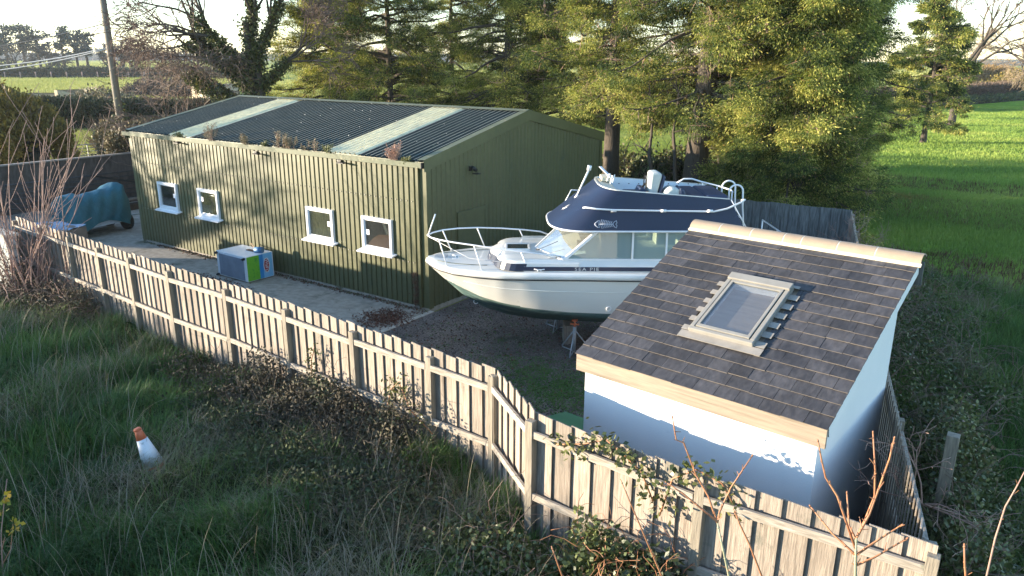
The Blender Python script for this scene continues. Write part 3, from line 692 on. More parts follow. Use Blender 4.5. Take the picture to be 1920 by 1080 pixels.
# white band above the rubbing line, dark strip, knuckle line
b = MB()
for sg in (-1, 1):
    P = []
    for x in xs:
        h = HB(x); zl, zd = ZL(x), ZD(x)
        P.append([(x-.012 if x < .02 else x, sg*(h*.985+.012), zl+.008), (x-.02 if x < .02 else x, sg*(h+.022), zl+.035), (x-.01 if x < .02 else x, sg*(h+.012), zd-.02), (x, sg*(h-.012), zd+.005), (x+.02, sg*max(0, h-.06), zd+.008)])
    b.grid(P, flip=sg > 0)
b.build('gunwale', M_gel, BT, local=True)
b = MB()
for sg in (-1, 1): b.tube([(x-.01*(x < .05), sg*(HB(x)*.985+.014), ZL(x)-.003) for x in xs], .011, 6)
b.build('rubbing_strip', M_black, BT, local=True)
b = MB()
for sg in (-1, 1): b.tube([(x, sg*(float(hull_y(x, .80))+.002), ZK(x)+(ZL(x)-ZK(x))*.80) for x in xs[14:]], .006, 5)
b.build('hull_knuckle', M_hull, BT, local=True)
b = MB()
for (x, t) in ((3.6, .52), (1.0, .08)):
    y = float(hull_y(x, t)); z = ZK(x)+(ZL(x)-ZK(x))*t
    b.tube([(x+.045*cos(q), -(y+.012), z+.045*sin(q)) for q in np.linspace(0, 2*pi, 13)], .008, 5, cap=False)
b.build('towing_eye', M_steel, BT, local=True)
# foredeck (cambered)
b = MB(); P = []
xd = np.concatenate([np.linspace(.03, .6, 8), np.linspace(.8, 6.9, 20)])
for x in xd:
    h = max(.01, HB(x)-.03); P.append([(x, h*t, ZD(x)+.006+.035*(1-t*t)) for t in np.linspace(-1, 1, 13)])
b.grid(P, flip=True); b.build('deck', M_gel, BT, local=True)
b = MB()                                              # deck moulding lines and cleats
for sg in (-1, 1): b.tube([(x, sg*(HB(x)*.62), ZD(x)+.034) for x in np.linspace(.25, 1.25, 8)], .006, 4)
b.build('deck_seam', M_flash, BT, local=True)
def cleat(x, y, z):
    q = MB(); q.tube([(x-.10, y, z+.045), (x-.03, y, z+.035), (x+.03, y, z+.035), (x+.10, y, z+.045)], .010, 6); q.tube([(x-.03, y, z), (x-.03, y, z+.035)], .01, 6); q.tube([(x+.03, y, z), (x+.03, y, z+.035)], .01, 6)
    return q.build('cleat', M_steel, BT, local=True)
cleat(.62, 0.0, 1.815); cleat(1.95, 1.13, 1.82); cleat(2.25, -1.12, 1.83)
q = MB(); q.box((.16, -.10, 1.80), (.42, .10, 1.845)); q.build('anchor_plate', M_galv, BT, local=True, bevel=.01)
# coachroof trunk
def ring(front, corner_x, side_y, aft, z, n=7):
    """plan outline port->bow->starboard of the trunk"""
    pts = []
    for t in np.linspace(0, 1, n): pts.append((aft+(corner_x-aft)*t, -side_y, z))
    for t in np.linspace(0, pi/2, 7)[1:]: pts.append((corner_x-(corner_x-front-.06)*sin(t)*.85, -side_y+(side_y-.42)*(1-cos(t))*.9, z))
    pts.append((front+.01, -.22, z)); pts.append((front, 0, z))
    return pts+[(p[0], -p[1], p[2]) for p in pts[::-1][1:]]
lo = ring(1.24, 1.78, 1.08, 3.0, 1.825); mi_ = ring(1.30, 1.82, 1.06, 3.0, 1.965); hi = ring(1.42, 1.92, .98, 3.0, 2.000)
b = MB(); b.grid([lo, mi_], mi=1, smooth=False); b.grid([mi_, [(p[0]+.015, p[1]*.99, p[2]+.018) for p in mi_], hi], mi=0)
tr = b.build('trunk_side', [M_gel, M_navy], BT, local=True, fixn=True)
for p in tr.data.polygons:
    if p.center.x > 1.98: p.material_index = 0
b = MB(); n_ = len(hi); half = n_//2
P = []
for k in range(half+1):
    p, q = hi[k], hi[n_-1-k]; P.append([(p[0], p[1]+(q[1]-p[1])*t, 2.0+.035*(1-(2*t-1)**2)*(1 if k < half-1 else .3)) for t in np.linspace(0, 1, 9)])
b.grid(P); b.build('coachroof', M_gel, BT, local=True, fixn=True)
# front letters on the blue band of the trunk, badly worn, as short strokes
b = MB()
for (y0, dz) in ((-.52, 0), (-.46, .01), (-.40, 0), (-.30, .005), (-.22, 0)):
    x = 1.30+(.10 if y0 < -.35 else .035)+(abs(y0)-.22)*.25
    b.bar((x-.055, y0, 1.86+dz), (x-.05, y0+rng.uniform(-.01, .02), 1.935), .012, .004)
    b.bar((x-.055, y0, 1.89+dz), (x-.058, y0+.04, 1.895), .010, .004)
b.build('worn_lettering', M_letter, BT, local=True)
# hatch
b = MB(); x0, x1, yy = 1.60, 2.10, .25; z0 = 2.022
b.box((x0, -yy, z0), (x1, -yy+.045, z0+.032)); b.box((x0, yy-.045, z0), (x1, yy, z0+.032)); b.box((x0, -yy+.045, z0), (x0+.045, yy-.045, z0+.032)); b.box((x1-.045, -yy+.045, z0), (x1, yy-.045, z0+.032))
h_ = b.build('hatch', M_gel, BT, local=True, bevel=.006)
MB().box((x0+.045, -yy+.045, z0+.006), (x1-.045, yy-.045, z0+.022)).build('hatch_glass', mat('smoked_acrylic', [(.02, .02, .018), (.06, .055, .045)], 4, rough=.12), h_, local=True)
# wheelhouse sides
WSB = [(2.70, -.97, 2.02), (2.21, 0, 2.02), (2.70, .97, 2.02)]; WST = [(3.30, -.93, 2.56), (2.74, 0, 2.54), (3.30, .93, 2.56)]
for sg in (-1, 1):
    b = MB()                                          # cabin side under the windows, with its navy stripe
    b.grid([[(x, sg*1.085, 1.82), (x, sg*1.075, 1.90), (x, sg*1.02, 1.975), (x, sg*.985, 2.035)] for x in np.linspace(1.95, 6.6, 12)], smooth=False)
    b.build('cabin_side', M_gel, BT, local=True, fixn=True)
    b = MB(); b.grid([[(x, sg*1.0905, 1.832), (x, sg*1.084, 1.912)] for x in np.linspace(1.86, 6.3, 10)], smooth=False); b.build('navy_stripe', M_navy, BT, local=True)
    b = MB()                                          # window frame bars
    f0, f1 = (2.74, sg*.985, 2.035), (3.34, sg*.95, 2.565)
    b.bar(f0, f1, .05, .03, up=(0, sg, 0)); b.bar((2.70, sg*.985, 2.035), (6.25, sg*.985, 2.035), .035, .03); b.bar((3.3, sg*.945, 2.57), (6.2, sg*.945, 2.57), .04, .03)
    for x in (4.02, 4.66, 5.65): b.bar((x, sg*.985, 2.04), (x, sg*.947, 2.56), .035, .03, up=(0, 1, 0))
    b.build('window_frame', M_upvc, BT, local=True)
    for a_, c_ in (((2.80, 3.36), (4.0, 4.0)), ((4.04, 4.04), (4.64, 4.64)), ((4.68, 4.68), (5.63, 5.63)), ((5.67, 5.67), (6.2, 6.2))):
        b = MB(); b.add([(a_[0], sg*.980, 2.05), (c_[0], sg*.980, 2.05), (c_[1], sg*.946, 2.56), (a_[1], sg*.946, 2.56)], [(0, 1, 2, 3) if sg < 0 else (3, 2, 1, 0)]); b.build('side_pane', M_bglass, BT, local=True)
b = MB()
for P in ((WSB[0], WST[0]), (WSB[1], WST[1]), (WSB[2], WST[2])): b.bar(P[0], P[1], .035, .035, up=(0, 1, 0))
for k in (0, 1): b.bar(WSB[k], WSB[k+1], .04, .035); b.bar(WST[k], WST[k+1], .04, .03)
b.build('windscreen_frame', M_upvc, BT, local=True)
for k in (0, 1):
    b = MB(); b.add([WSB[k], WSB[k+1], WST[k+1], WST[k]], [(0, 1, 2, 3)]); b.build('windscreen_pane', M_wsglass, BT, local=True)
b = MB(); b.tube([(2.25, -.30, 2.05), (2.62, -.62, 2.30)], .006, 5); b.tube([(2.22, -.25, 2.05), (2.28, -.32, 2.06)], .014, 6); b.build('wiper', M_black, BT, local=True)
# interior
b = MB(); b.box((2.75, -.93, 1.60), (6.2, .93, 1.66)); b.build('cabin_floor', M_cream, BT, local=True)
b = MB(); b.add([(2.35, -.80, 2.0), (2.35, .80, 2.0), (3.15, .92, 2.14), (3.15, -.92, 2.14), (3.2, -.92, 1.7), (3.2, .92, 1.7)], [(0, 3, 2, 1), (3, 4, 5, 2)]); b.build('dashboard', M_gel, BT, local=True)
b = MB(); b.box((3.02, -.70, 2.13), (3.10, -.30, 2.26)); b.build('instrument_box', M_black, BT, local=True, bevel=.01)
b = MB(); b.box((3.42, -.93, 1.66), (3.48, -.55, 2.52)); b.box((3.42, -.93, 1.66), (4.10, -.90, 2.53)); b.build('open_cabin_door', M_rust, BT, local=True)
b = MB(); b.tube([(3.40, -.62+.17*cos(q), 2.18+.17*sin(q)) for q in np.linspace(0, 2*pi, 17)], .014, 6, cap=False); b.tube([(3.40, -.79, 2.18), (3.40, -.45, 2.18)], .01, 5); b.build('lower_wheel', M_black, BT, local=True)
b = MB(); b.box((4.75, .45, 1.66), (4.80, .92, 2.52)); b.box((5.0, -.5, 1.66), (5.05, -.2, 2.45)); b.build('cabin_partition', M_cream, BT, local=True)
b = MB(); b.box((3.9, .25, 1.66), (5.6, .9, 1.98)); b.build('berth', M_cushw, BT, local=True, bevel=.03)
b = MB(); b.box((6.15, -.95, 1.62), (6.2, .95, 2.56)); b.build('aft_bulkhead', M_gel, BT, local=True)
b = MB(); b.grid([[(6.2, -1.1, 1.80), (6.2, 1.1, 1.80)], [(7.08, -1.08, 1.79), (7.08, 1.08, 1.79)]], smooth=False); b.build('aft_deck', M_gel, BT, local=True)
# flybridge: bottom ring (z 2.58) to rim; nose slopes back
def outline(fx, cx, w0, wa, xa, z, zf=None, n=9):
    pts = [(xa+(cx-xa)*t, -(wa+(w0-wa)*t)) for t in np.linspace(0, 1, n)]
    for t in np.linspace(0, pi/2, 10)[1:]: pts.append((cx-(cx-fx)*sin(t), -w0*(cos(t)**.62 if t < pi/2-1e-6 else 0)))
    pts = pts+[(p[0], -p[1]) for p in pts[::-1][1:]]
    return [(p[0], p[1], z if zf is None else zf(p[0])) for p in pts]
rim_z = lambda x: np.interp(x, [3.3, 3.7, 4.8, 5.9], [3.37, 3.33, 3.25, 3.17])
bot = outline(2.44, 3.12, 1.10, 1.02, 6.12, 2.60)
top = outline(3.38, 3.74, .86, .86, 5.82, 0, rim_z)
b = MB(); b.grid([[tuple(np.array(p)*(1-t)+np.array(q)*t) for p, q in zip(bot, top)] for t in np.linspace(0, 1, 8)])
fly = b.build('flybridge', M_navy, BT, local=True, fixn=True)
b = MB(); b.add([p for p in bot], [tuple(range(len(bot)))[::-1]]); b.build('flybridge_underside', M_gel, fly, local=True)
b = MB(); b.tube(bot, .020, 6); b.build('lower_edge_trim', M_upvc, fly, local=True)
b = MB(); b.grid([[(p[0], p[1], p[2]-.004), (p[0], p[1], p[2]+.016), (p[0]+(4.6-p[0])*.035, p[1]*.955, p[2]+.016), (p[0]+(4.6-p[0])*.035, p[1]*.955, p[2]-.03)] for p in top], smooth=False); b.build('rim', M_gel, fly, local=True, fixn=True)
inn = [(p[0]+(4.6-p[0])*.04, p[1]*.95, p[2]) for p in top]
fl_ = [(p[0]+(4.6-p[0])*.05, p[1]*.90, 2.93) for p in top]
b = MB(); b.grid([inn, fl_]); b.add(fl_, [tuple(range(len(fl_)))]); b.build('flybridge_lining', mat('pale_blue_white', [(.60, .66, .70), (.68, .73, .76)], 2, rough=.4), fly, local=True, fixn=True)
b = MB()                                              # white console behind the nose
b.add([(3.46, -.62, 3.36), (3.46, .62, 3.36), (3.72, .66, 3.30), (3.72, -.66, 3.30), (3.85, -.66, 2.95), (3.85, .66, 2.95)], [(0, 3, 2, 1), (3, 4, 5, 2)])
b.box((3.52, .1, 3.36), (3.74, .5, 3.44)); b.build('console', M_cream, fly, local=True, fixn=True)
b = MB()                                              # folded light bracket on the console
b.bar((3.62, .10, 3.36), (3.66, .02, 3.52), .03, .02); b.bar((3.50, .32, 3.62), (3.68, .0, 3.45), .06, .012); b.bar((3.66, -.10, 3.33), (3.70, -.08, 3.50), .025, .02); b.bar((3.72, .06, 3.33), (3.76, .04, 3.50), .025, .02)
b.build('folded_screen', M_steel, fly, local=True)
def cushion(x0, x1, y0, y1, z0, z1, name='cushion', m=M_bluev, par=fly):
    q = MB(); q.box((x0, y0, z0), (x1, y1, z1)); o = q.build(name, m, par, local=True, bevel=min(.06, (z1-z0)*.45)); return o
cushion(3.88, 4.42, -.52, .05, 3.06, 3.22); cushion(4.44, 4.90, -.62, .0, 3.0, 3.13)
q = MB(); q.prism([(4.36, -.42, 3.12), (4.52, -.42, 3.12), (4.62, -.42, 3.56), (4.56, -.42, 3.61), (4.40, -.42, 3.60)], (0, .44, 0)); s_ = q.build('seat_back', M_cushw, fly, local=True, bevel=.04, fixn=True)
q = MB(); q.prism([(4.54, -.425, 3.14), (4.60, -.425, 3.14), (4.68, -.425, 3.52), (4.63, -.425, 3.57)], (0, .45, 0)); q.build('seat_back_shell', M_bluev, fly, local=True, bevel=.015, fixn=True)
q = MB(); q.tube([(4.32, -.24+.15*cos(t), 3.37+.15*sin(t)) for t in np.linspace(0, 2*pi, 19)], .012, 6, cap=False)
for a_ in (0, 2.1, 4.2): q.tube([(4.33, -.24, 3.37), (4.32, -.24+.15*cos(a_), 3.37+.15*sin(a_))], .008, 5)
q.tube([(4.33, -.24, 3.37), (4.2, -.24, 3.25)], .02, 6); q.build('steering_wheel', M_black, fly, local=True)
q = MB(); q.prism([(4.10, -.42, 3.08), (4.40, -.42, 3.08), (4.30, -.42, 3.30), (4.20, -.42, 3.32)], (0, .40, 0)); q.build('wheel_pod', M_bluev, fly, local=True, bevel=.02, fixn=True)
q = MB(); q.prism([(4.62, -.62, 3.08), (4.92, -.62, 3.08), (4.94, -.62, 3.32), (4.76, -.62, 3.36), (4.66, -.62, 3.28)], (0, .42, 0)); q.build('seat_back', M_cushw, fly, local=True, bevel=.05, fixn=True)
q = MB(); q.prism([(4.88, -.64, 3.05), (5.08, -.64, 3.05), (5.02, -.64, 3.30), (4.92, -.64, 3.36)], (0, .46, 0)); q.build('seat_back_shell', M_bluev, fly, local=True, bevel=.04, fixn=True)
for k, (x0, x1, h) in enumerate(((5.10, 5.42, 3.22), (5.40, 5.84, 3.23))): cushion(x0, x1, -.72, .5, 2.98, h)
b = MB(); b.box((5.55, -.80, 2.93), (5.85, .80, 3.12)); b.build('aft_bench', M_bluev, fly, local=True, bevel=.05)
b = MB()                                              # row of screw heads round the lining
for x in np.linspace(3.95, 5.6, 9): b.box((x, .755, 3.20), (x+.018, .775, 3.218))
b.build('lining_studs', M_black, fly, local=True)
# mast light, side rail, starboard rail, ladder hoops
b = MB(); b.tube([(3.02, .05, 3.06), (3.24, -.05, 3.62)], .020, 8); b.tube([(3.235, -.05, 3.60), (3.25, -.055, 3.69)], .042, 10); b.tube([(3.0, .05, 3.02), (3.05, .04, 3.10)], .035, 8); b.build('mast_light', M_upvc, fly, local=True)
b = MB(); b.tube([(3.06, -.93, 3.02), (3.10, -1.0, 3.04), (3.3, -1.04, 3.02), (3.6, -1.03, 3.0), (4.4, -1.01, 2.985), (5.50, -.99, 2.97), (5.75, -.96, 3.02), (6.02, -.92, 3.14), (6.10, -.85, 3.17), (6.06, -.78, 3.15)], .018, 8)
for x in (3.62, 4.55, 5.42): b.tube([(x-.05, -1.02, 2.985), (x+.05, -1.015, 2.985)], .028, 8); b.tube([(x, -1.02, 2.98), (x, -.93, 2.98)], .012, 6)
b.build('side_rail', M_steel, fly, local=True)
b = MB(); b.tube([(2.85, .70, 2.84), (2.98, .86, 3.05), (3.35, .92, 3.02), (3.4, .9, 2.98)], .016, 8); b.build('grab_rail', M_steel, fly, local=True)
b = MB(); b.tube([(5.18, .82, 3.22), (5.32, .84, 3.30), (5.50, .84, 3.30), (5.70, .83, 3.24), (6.05, .80, 3.16), (6.24, .55, 3.12), (6.24, .42, 3.10)], .018, 8)
b.tube([(5.72, .83, 3.24), (5.72, .82, 2.98)], .014, 6); b.tube([(6.02, .80, 3.16), (6.02, .80, 2.95)], .014, 6); b.tube([(6.24, .45, 3.10), (6.24, .45, 2.8)], .014, 6)
b.build('aft_rail', M_steel, fly, local=True)
lad = MB()
for y in (.30, -.22):
    pts = [(5.98, y, 2.90), (5.98, y, 3.22)]+[(6.115-.135*cos(t), y, 3.22+.13*sin(t)) for t in np.linspace(.3, pi-.3, 8)]+[(6.25, y, 3.22), (6.27, y, 2.9), (6.42, y, 1.85)]
    lad.tube(pts, .018, 8)
for z, x in ((2.66, 6.31), (2.40, 6.34), (2.14, 6.38)): lad.tube([(x, .30, z), (x, -.22, z)], .014, 6)
lad.build('boarding_ladder', M_steel, fly, local=True)
b = MB(); b.tube([(5.84, -.86, 3.17), (6.16, -1.0, 2.62)], .012, 6); b.build('aft_edge_trim', M_upvc, fly, local=True)
b = MB(); b.tube([(6.5, -1.05, 2.42), (7.05, -1.02, 2.42), (7.08, .9, 2.42)], .016, 8)
for p in ((7.05, -1.02), (6.55, -1.05), (7.08, 0), (7.08, .9)): b.tube([(p[0], p[1], 2.42), (p[0], p[1], 1.80)], .014, 6)
b.build('stern_rail', M_steel, BT, local=True)
# fish skeleton emblems
def fish(y_fun, x0, z0, s, name, mirror=1):
    b = MB(); T = .0065*s/.30
    def L(pts, r=T): b.tube([y_fun(x0+mirror*p[0]*s, z0+p[1]*s) for p in pts], r, 4)
    L([(0, 0), (.06, .07), (.15, .135), (.22, .16), (.20, .08), (.19, 0), (.20, -.08), (.23, -.15), (.14, -.13), (.06, -.07), (0, 0)])
    L([(.03, -.03), (.07, -.035)]); L([(.115, .05), (.135, .06)])
    L([(.19, .0), (.84, .0)])
    for k in range(7):
        xx = .27+k*.075; h = .20-k*.014; L([(xx, 0), (xx+.02, h*.6), (xx+.055, h)]); L([(xx, 0), (xx+.03, -h*.55), (xx+.075, -h*.95)])
    L([(.80, .0), (.88, .10), (.97, .15), (1.0, .05), (.94, 0), (1.0, -.06), (.97, -.16), (.88, -.11), (.80, 0)])
    return b.build(name, M_fishline, fly, local=True)
def port_face(x, z):
    t = (z-2.60)/(3.28-2.60); y = -((1.10-(x-3.12)*.0267)*(1-t)+.86*t); return (x, y-.006, z)
fish(port_face, 3.27, 2.735, .42, 'fish_emblem')
# worn emblem on the sloping nose
b = MB()
def nose(u, w_): # u across to port, w up the slope
    z = 2.72+w_; t = (z-2.60)/.75; return (2.46*(1-t)+3.38*t+.16*abs(u)**2+.0-.01*0-.012, -u, z)
for k in range(9):
    u = .10+k*.035; b.tube([nose(u, .10+.01*k), nose(u+.02, .17+.02*sin(k)), nose(u+.05, .22)], .006, 4)
b.tube([nose(.05, .12), nose(.25, .17), nose(.45, .20)], .009, 4)
b.build('worn_emblem', M_letter, fly, local=True)
# name lettering
def text_mesh(txt, size, name, m, parent, mw, ext=.002, spacing=1.0, shear=0.0):
    cu = bpy.data.curves.new('t', 'FONT'); cu.body = txt; cu.size = size; cu.extrude = ext; cu.space_character = spacing; cu.shear = shear; cu.resolution_u = 3
    o = bpy.data.objects.new('t', cu); COL.objects.link(o); dg = bpy.context.evaluated_depsgraph_get(); me = bpy.data.meshes.new_from_object(o.evaluated_get(dg))
    bpy.data.objects.remove(o); bpy.data.curves.remove(cu); me.name = name; me.materials.clear(); me.materials.append(m)
    me.transform(Matrix(mw)); n = bpy.data.objects.new(name, me); COL.objects.link(n); n.parent = parent; return n
text_mesh('SEA PIE', .088, 'name_lettering', M_letter, BT, ((1.35, 0, 0, 2.92), (0, 0, -1, -1.092), (0, 1, 0, 1.842), (0, 0, 0, 1)), .001, 1.25)
b = MB(); b.grid([[(x, -1.0905+.0002, 1.836+.004*sin(x*40)), (x, -1.0830, 1.902+.003*sin(x*31))] for x in np.linspace(2.08, 2.82, 22)], smooth=False); b.build('peeling_film', M_peel, BT, local=True)
# bow rail
zr2 = lambda x: np.interp(x, [.05, .4, 1.1, 2.1, 2.6], [2.27, 2.28, 2.25, 2.16, 2.10])
for sg in (-1, 1):
    b = MB(); pts = [(.03, 0, 2.27)]+[(x, sg*max(.0, HB(x)*.84-.02), zr2(x)) for x in (.12, .3, .6, 1.0, 1.5, 2.0, 2.35)]+[(2.55, sg*.97, 2.06)]
    b.tube(pts, .016, 8)
    for x in (.30, 1.0, 1.9): b.tube([(x, sg*(HB(x)*.84-.02), zr2(x)), (x+.16, sg*(HB(x+.16)*.90), ZD(x)+.01)], .013, 6)
    b.build('bow_rail', M_steel, BT, local=True)
b = MB(); b.tube([(.04, 0, 2.26), (.20, 0, 2.70)], .014, 8); b.build('jackstaff', M_steel, BT, local=True)
b = MB(); b.tube([(.06, -.02, 2.24), (.9, -.78, 2.0), (1.9, -.98, 1.93), (2.62, -1.0, 2.0)], .006, 4); b.build('mooring_line', M_letter, BT, local=True)
# supports
def stand(x, y, z_top, label):
    ps = radians(35); wx = 1.28+x*cos(ps)-y*sin(ps); wy = -1.51+x*sin(ps)+y*cos(ps)
    r = empty('boat_stand', (wx, wy, 0), .3, label, 'boat stand', 'adjustable stands propping the boat')
    q = MB(); q.tube([(0, 0, 0), (0, 0, z_top-.16)], .035, 8)
    q.build('post', M_galv, r, local=True)
    for a_ in (.5, 2.6, 4.7):
        q = MB(); q.tube([(0, 0, z_top-.22), (.36*cos(a_), .36*sin(a_), .01)], .014, 6); q.tube([(0, 0, .02), (.36*cos(a_), .36*sin(a_), .02)], .012, 6); q.build('leg', M_galv, r, local=True)
    q = MB(); q.tube([(0, 0, z_top-.18), (0, 0, z_top-.02)], .018, 8); q.box((-.09, -.012, z_top-.12), (.09, .012, z_top-.09)); q.box((-.05, -.05, z_top-.03), (.05, .05, z_top)); q.build('screw_head', M_orange, r, local=True)
def hz(x, y):                                        # underside of the hull above a point
    t = np.linspace(0, 1, 60); yy = hull_y(x, t); i = np.argmin(abs(yy-abs(y))); return float(ZK(x)+(ZL(x)-ZK(x))*t[i])
stand(3.0, -.62, hz(3.0, .62), 'small galvanised tripod stand with an orange screw head under the near side of the boat')
stand(2.75, .75, hz(2.75, .75), 'galvanised tripod stand propping the far side of the boat')
stand(6.2, -.7, hz(6.2, .7), 'galvanised tripod stand under the stern of the boat'); 
def keelblock(x, label):
    ps = radians(35); wx = 1.28+x*cos(ps); wy = -1.51+x*sin(ps)
    r = empty('keel_block', (wx, wy, 0), ps, label, 'timber block', 'timber blocks carrying the keel')
    for k in range(3): MB().box((-.13, -.22, k*.14), (.13, .22, k*.14+.135)).build('baulk', M_pale, r, local=True, bevel=.01, fvals=[.4]*6)
keelblock(2.95, 'stacked timber block under the keel amidships, behind the tripod stand'); keelblock(6.0, 'stacked timber block under the keel near the stern')
# ================================================================== YARD THINGS
# chest freezer on its side
FZ = empty('chest_freezer', (-5.95, -.69, 0), radians(-1), 'old white freezer tipped on its side with a green and blue printed end', 'freezer')
hx, hy, hz_ = .66, .415, .70
b = MB().box((-hx+.02, -hy+.0, .03), (hx-.01, hy, hz_)); b.build('cabinet', M_fwhite, FZ, local=True, bevel=.012)
b = MB().box((-hx+.14, -hy-.012, .06), (hx-.10, -hy+.002, hz_-.06)); b.build('back_panel', M_fgrey, FZ, local=True, bevel=.004)
e = MB().box((hx-.012, -hy+.0, .03), (hx+.004, hy, hz_)); en = e.build('printed_end', M_fwhite, FZ, local=True)
for nm, ya, yb, m_ in (('green_print', -hy+.02, -.02, M_fgreen), ('blue_print', -.02, .10, M_fblue), ('light_blue_print', .10, hy-.03, M_flblue)):
    MB().box((hx+.004, ya, .04), (hx+.007, yb, hz_-.01)).build(nm, m_, en, local=True)
b = MB(); cy, cz = .20, .37
b.add([(hx+.0085, cy+.098*cos(t)*(1+.05*cos(6*t)), cz+.205*sin(t)*(1+.04*cos(6*t))) for t in np.linspace(0, 2*pi, 33)[:-1]], [tuple(range(32))]); b.build('logo_outline', M_fwhite, en, local=True)
b = MB(); b.add([(hx+.010, cy+.075*cos(t), cz+.18*sin(t)) for t in np.linspace(0, 2*pi, 33)[:-1]], [tuple(range(32))]); b.build('logo_field', M_logored, en, local=True)
text_mesh("Wall's", .135, 'logo_lettering', M_fwhite, en, ((0, 0, 1, hx+.011), (0, 1, 0, cy-.04), (-1, 0, 0, cz+.165), (0, 0, 0, 1)), .001, .95)
for (x, z) in ((-hx+.06, hz_-.05), (hx-.06, hz_-.05), (-hx+.06, .05)):
    q = MB(); q.tube([(x, -hy-.05, z), (x, -hy-.0, z)], .035, 8); q.tube([(x-.02, -hy-.06, z-.0), (x+.02, -hy-.06, z)], .03, 8); q.build('caster', M_black, FZ, local=True)
t_ = tag(MB().tube([(-6.35, -.15, .74), (-5.75, -.45, .72), (-5.5, -.55, .725)], .018, 6).build('broom_handle', M_wood), 'long brown stick lying across the top of the tipped freezer', 'stick')
bk = MB(); bk.tube([(-5.56, -.62, .77), (-5.36, -.52, .77)], [.075, .095], 12); tag(bk.build('bucket', M_bluep), 'small blue plastic bucket lying on top of the tipped freezer', 'bucket')
bk = MB(); bk.box((-5.95, -.62, .70), (-5.60, -.52, .72)); tag(bk.build('timber_offcut', M_rust), 'dark timber offcut lying flat on the tipped freezer', 'timber')
# covered trailer
TR = empty('covered_trailer', (-14.6, -.5, 0), radians(6), 'small trailer draped in a teal tarpaulin beside the steel gate', 'trailer')
P = []; nu, nv = 34, 22
prof_ = [(-.62, .12), (-.74, .55), (-.66, .92), (-.42, 1.04), (0, 1.14), (.35, 1.20), (.60, 1.12), (.74, .95), (.80, .55), (.80, .14)]   # (x towards camera side, z)
for i in range(nu):
    t = i/(nu-1); y = -.78+1.92*t; row = []
    hs = 1.12*np.interp(t, [0, .08, .2, .75, .88, .96, 1], [1.04, 1.10, 1.02, 1.10, 1.22, 1.2, 1.05]); ws = np.interp(t, [0, .06, .9, 1], [.86, 1, 1, .86])
    for j in range(nv):
        s_ = j/(nv-1)*(len(prof_)-1); a_ = int(min(s_, len(prof_)-2)); f_ = s_-a_
        x = prof_[a_][0]*(1-f_)+prof_[a_+1][0]*f_; z = prof_[a_][1]*(1-f_)+prof_[a_+1][1]*f_
        wr = .030*sin(9*t*pi+j*.9)*(1 if 2 < j < nv-1 else .6)+.02*sin(23*t+j*2.1)
        hem = (.30*max(0, sin(t*pi*1.15-.2)))*(1 if j > nv-3 else 0)*(.6 if j == nv-2 else 1) if j > nv-3 else 0
        row.append((x*ws+wr*.7, y+.02*sin(j*1.3+i*.7), max(.04, z*hs+wr*.5+hem)))
    P.append(row)
b = MB(); b.grid(P, flip=False)
for e_ in (0, nu-1):
    c_ = np.mean([p for p in P[e_]], 0); c_[2] = .45; fan = P[e_]+[tuple(c_)]
    k = len(fan)-1; b.add(fan, [(j, j+1, k) for j in range(k-1)])
b.build('tarpaulin', M_tarp, TR, local=True, fixn=True)
b = MB().box((-.6, -.7, .40), (.58, .9, .50)); b.build('bed', M_galv, TR, local=True)
b = MB().box((.62, -.2, .30), (.66, 1.0, .44)); b.build('tail_board', M_fwhite, TR, local=True)
for x in (.50, -.50):
    q = MB(); q.tube([(x+.0, .98, .27), (x+.0, 1.16, .27)], .27, 18); wl_ = q.build('wheel', M_black, TR, local=True); MB().tube([(x, 1.155, .27), (x, 1.17, .27)], .13, 12).build('rim', M_galv, wl_, local=True)
b = MB(); b.tube([(.665, .38, .55), (.69, .38, .55)], .06, 10); b.tube([(.665, .62, .56), (.69, .62, .56)], .05, 10); b.build('rear_lamp', M_red, TR, local=True)
b = MB(); b.tube([(0, 1.1, .35), (.05, 1.9, .33), (.05, 2.3, .2)], .03, 6); b.build('drawbar', M_galv, TR, local=True)
# box behind the fence end
BX = empty('storage_box', (-11.4, -3.1, 0), radians(14), 'brown plywood storage box with a crumpled blue sheet on its lid', 'box')
MB().box((-.8, -.55, 0), (.8, .55, 1.05)).build('box_body', M_brownbox, BX, local=True, bevel=.01)
b = MB(); b.grid([[(x, y, 1.07+.025*sin(x*7+y*5)+.02*sin(y*13)) for y in np.linspace(-.56, .56, 9)] for x in np.linspace(-.8, .8, 12)], flip=True); b.build('blue_sheet', mat('pale_blue_sheet', [(.10, .16, .26), (.20, .28, .40)], 4, rough=.5), BX, local=True, fixn=True)
# dark panel wall and steel gate
WL = empty('yard_wall', (-20, 3, 0), 0, 'dark brown panelled boundary wall at the far end of the concrete yard', 'wall')
b = MB(); b.box((-20.08, -6, 0), (-19.92, 13, 1.80)); b.build('panels', M_wallp, WL)
b = MB(); b.box((-20.12, -6, 1.80), (-19.88, 13, 1.85)); b.build('coping', mat('pale_coping', [(.22, .19, .16), (.3, .26, .22)], 3, rough=.9), WL)
def gate(x, y0, y1, z0, z1, nb, m, name, label, brace=True, uprights=5):
    g = empty(name, (x, y0, 0), 0, label, 'gate')
    b = MB()
    for k in range(nb):
        z = z0+(z1-z0)*k/(nb-1); b.tube([(x, y0, z), (x, y1, z)], .022 if k < nb-1 else .03, 6)
    b.build('bars', m, g)
    for k in range(uprights):
        y = y0+(y1-y0)*k/(uprights-1); MB().bar((x-.02, y, z0-.05), (x-.02, y, z1+.02), .05, .03, up=(1, 0, 0)).build('upright', m, g)
    if brace: MB().bar((x+.03, y0+(y1-y0)*.55, z1), (x+.03, y1, z0+.35), .07, .02, up=(1, 0, 0)).build('brace', M_black, g)
    return g
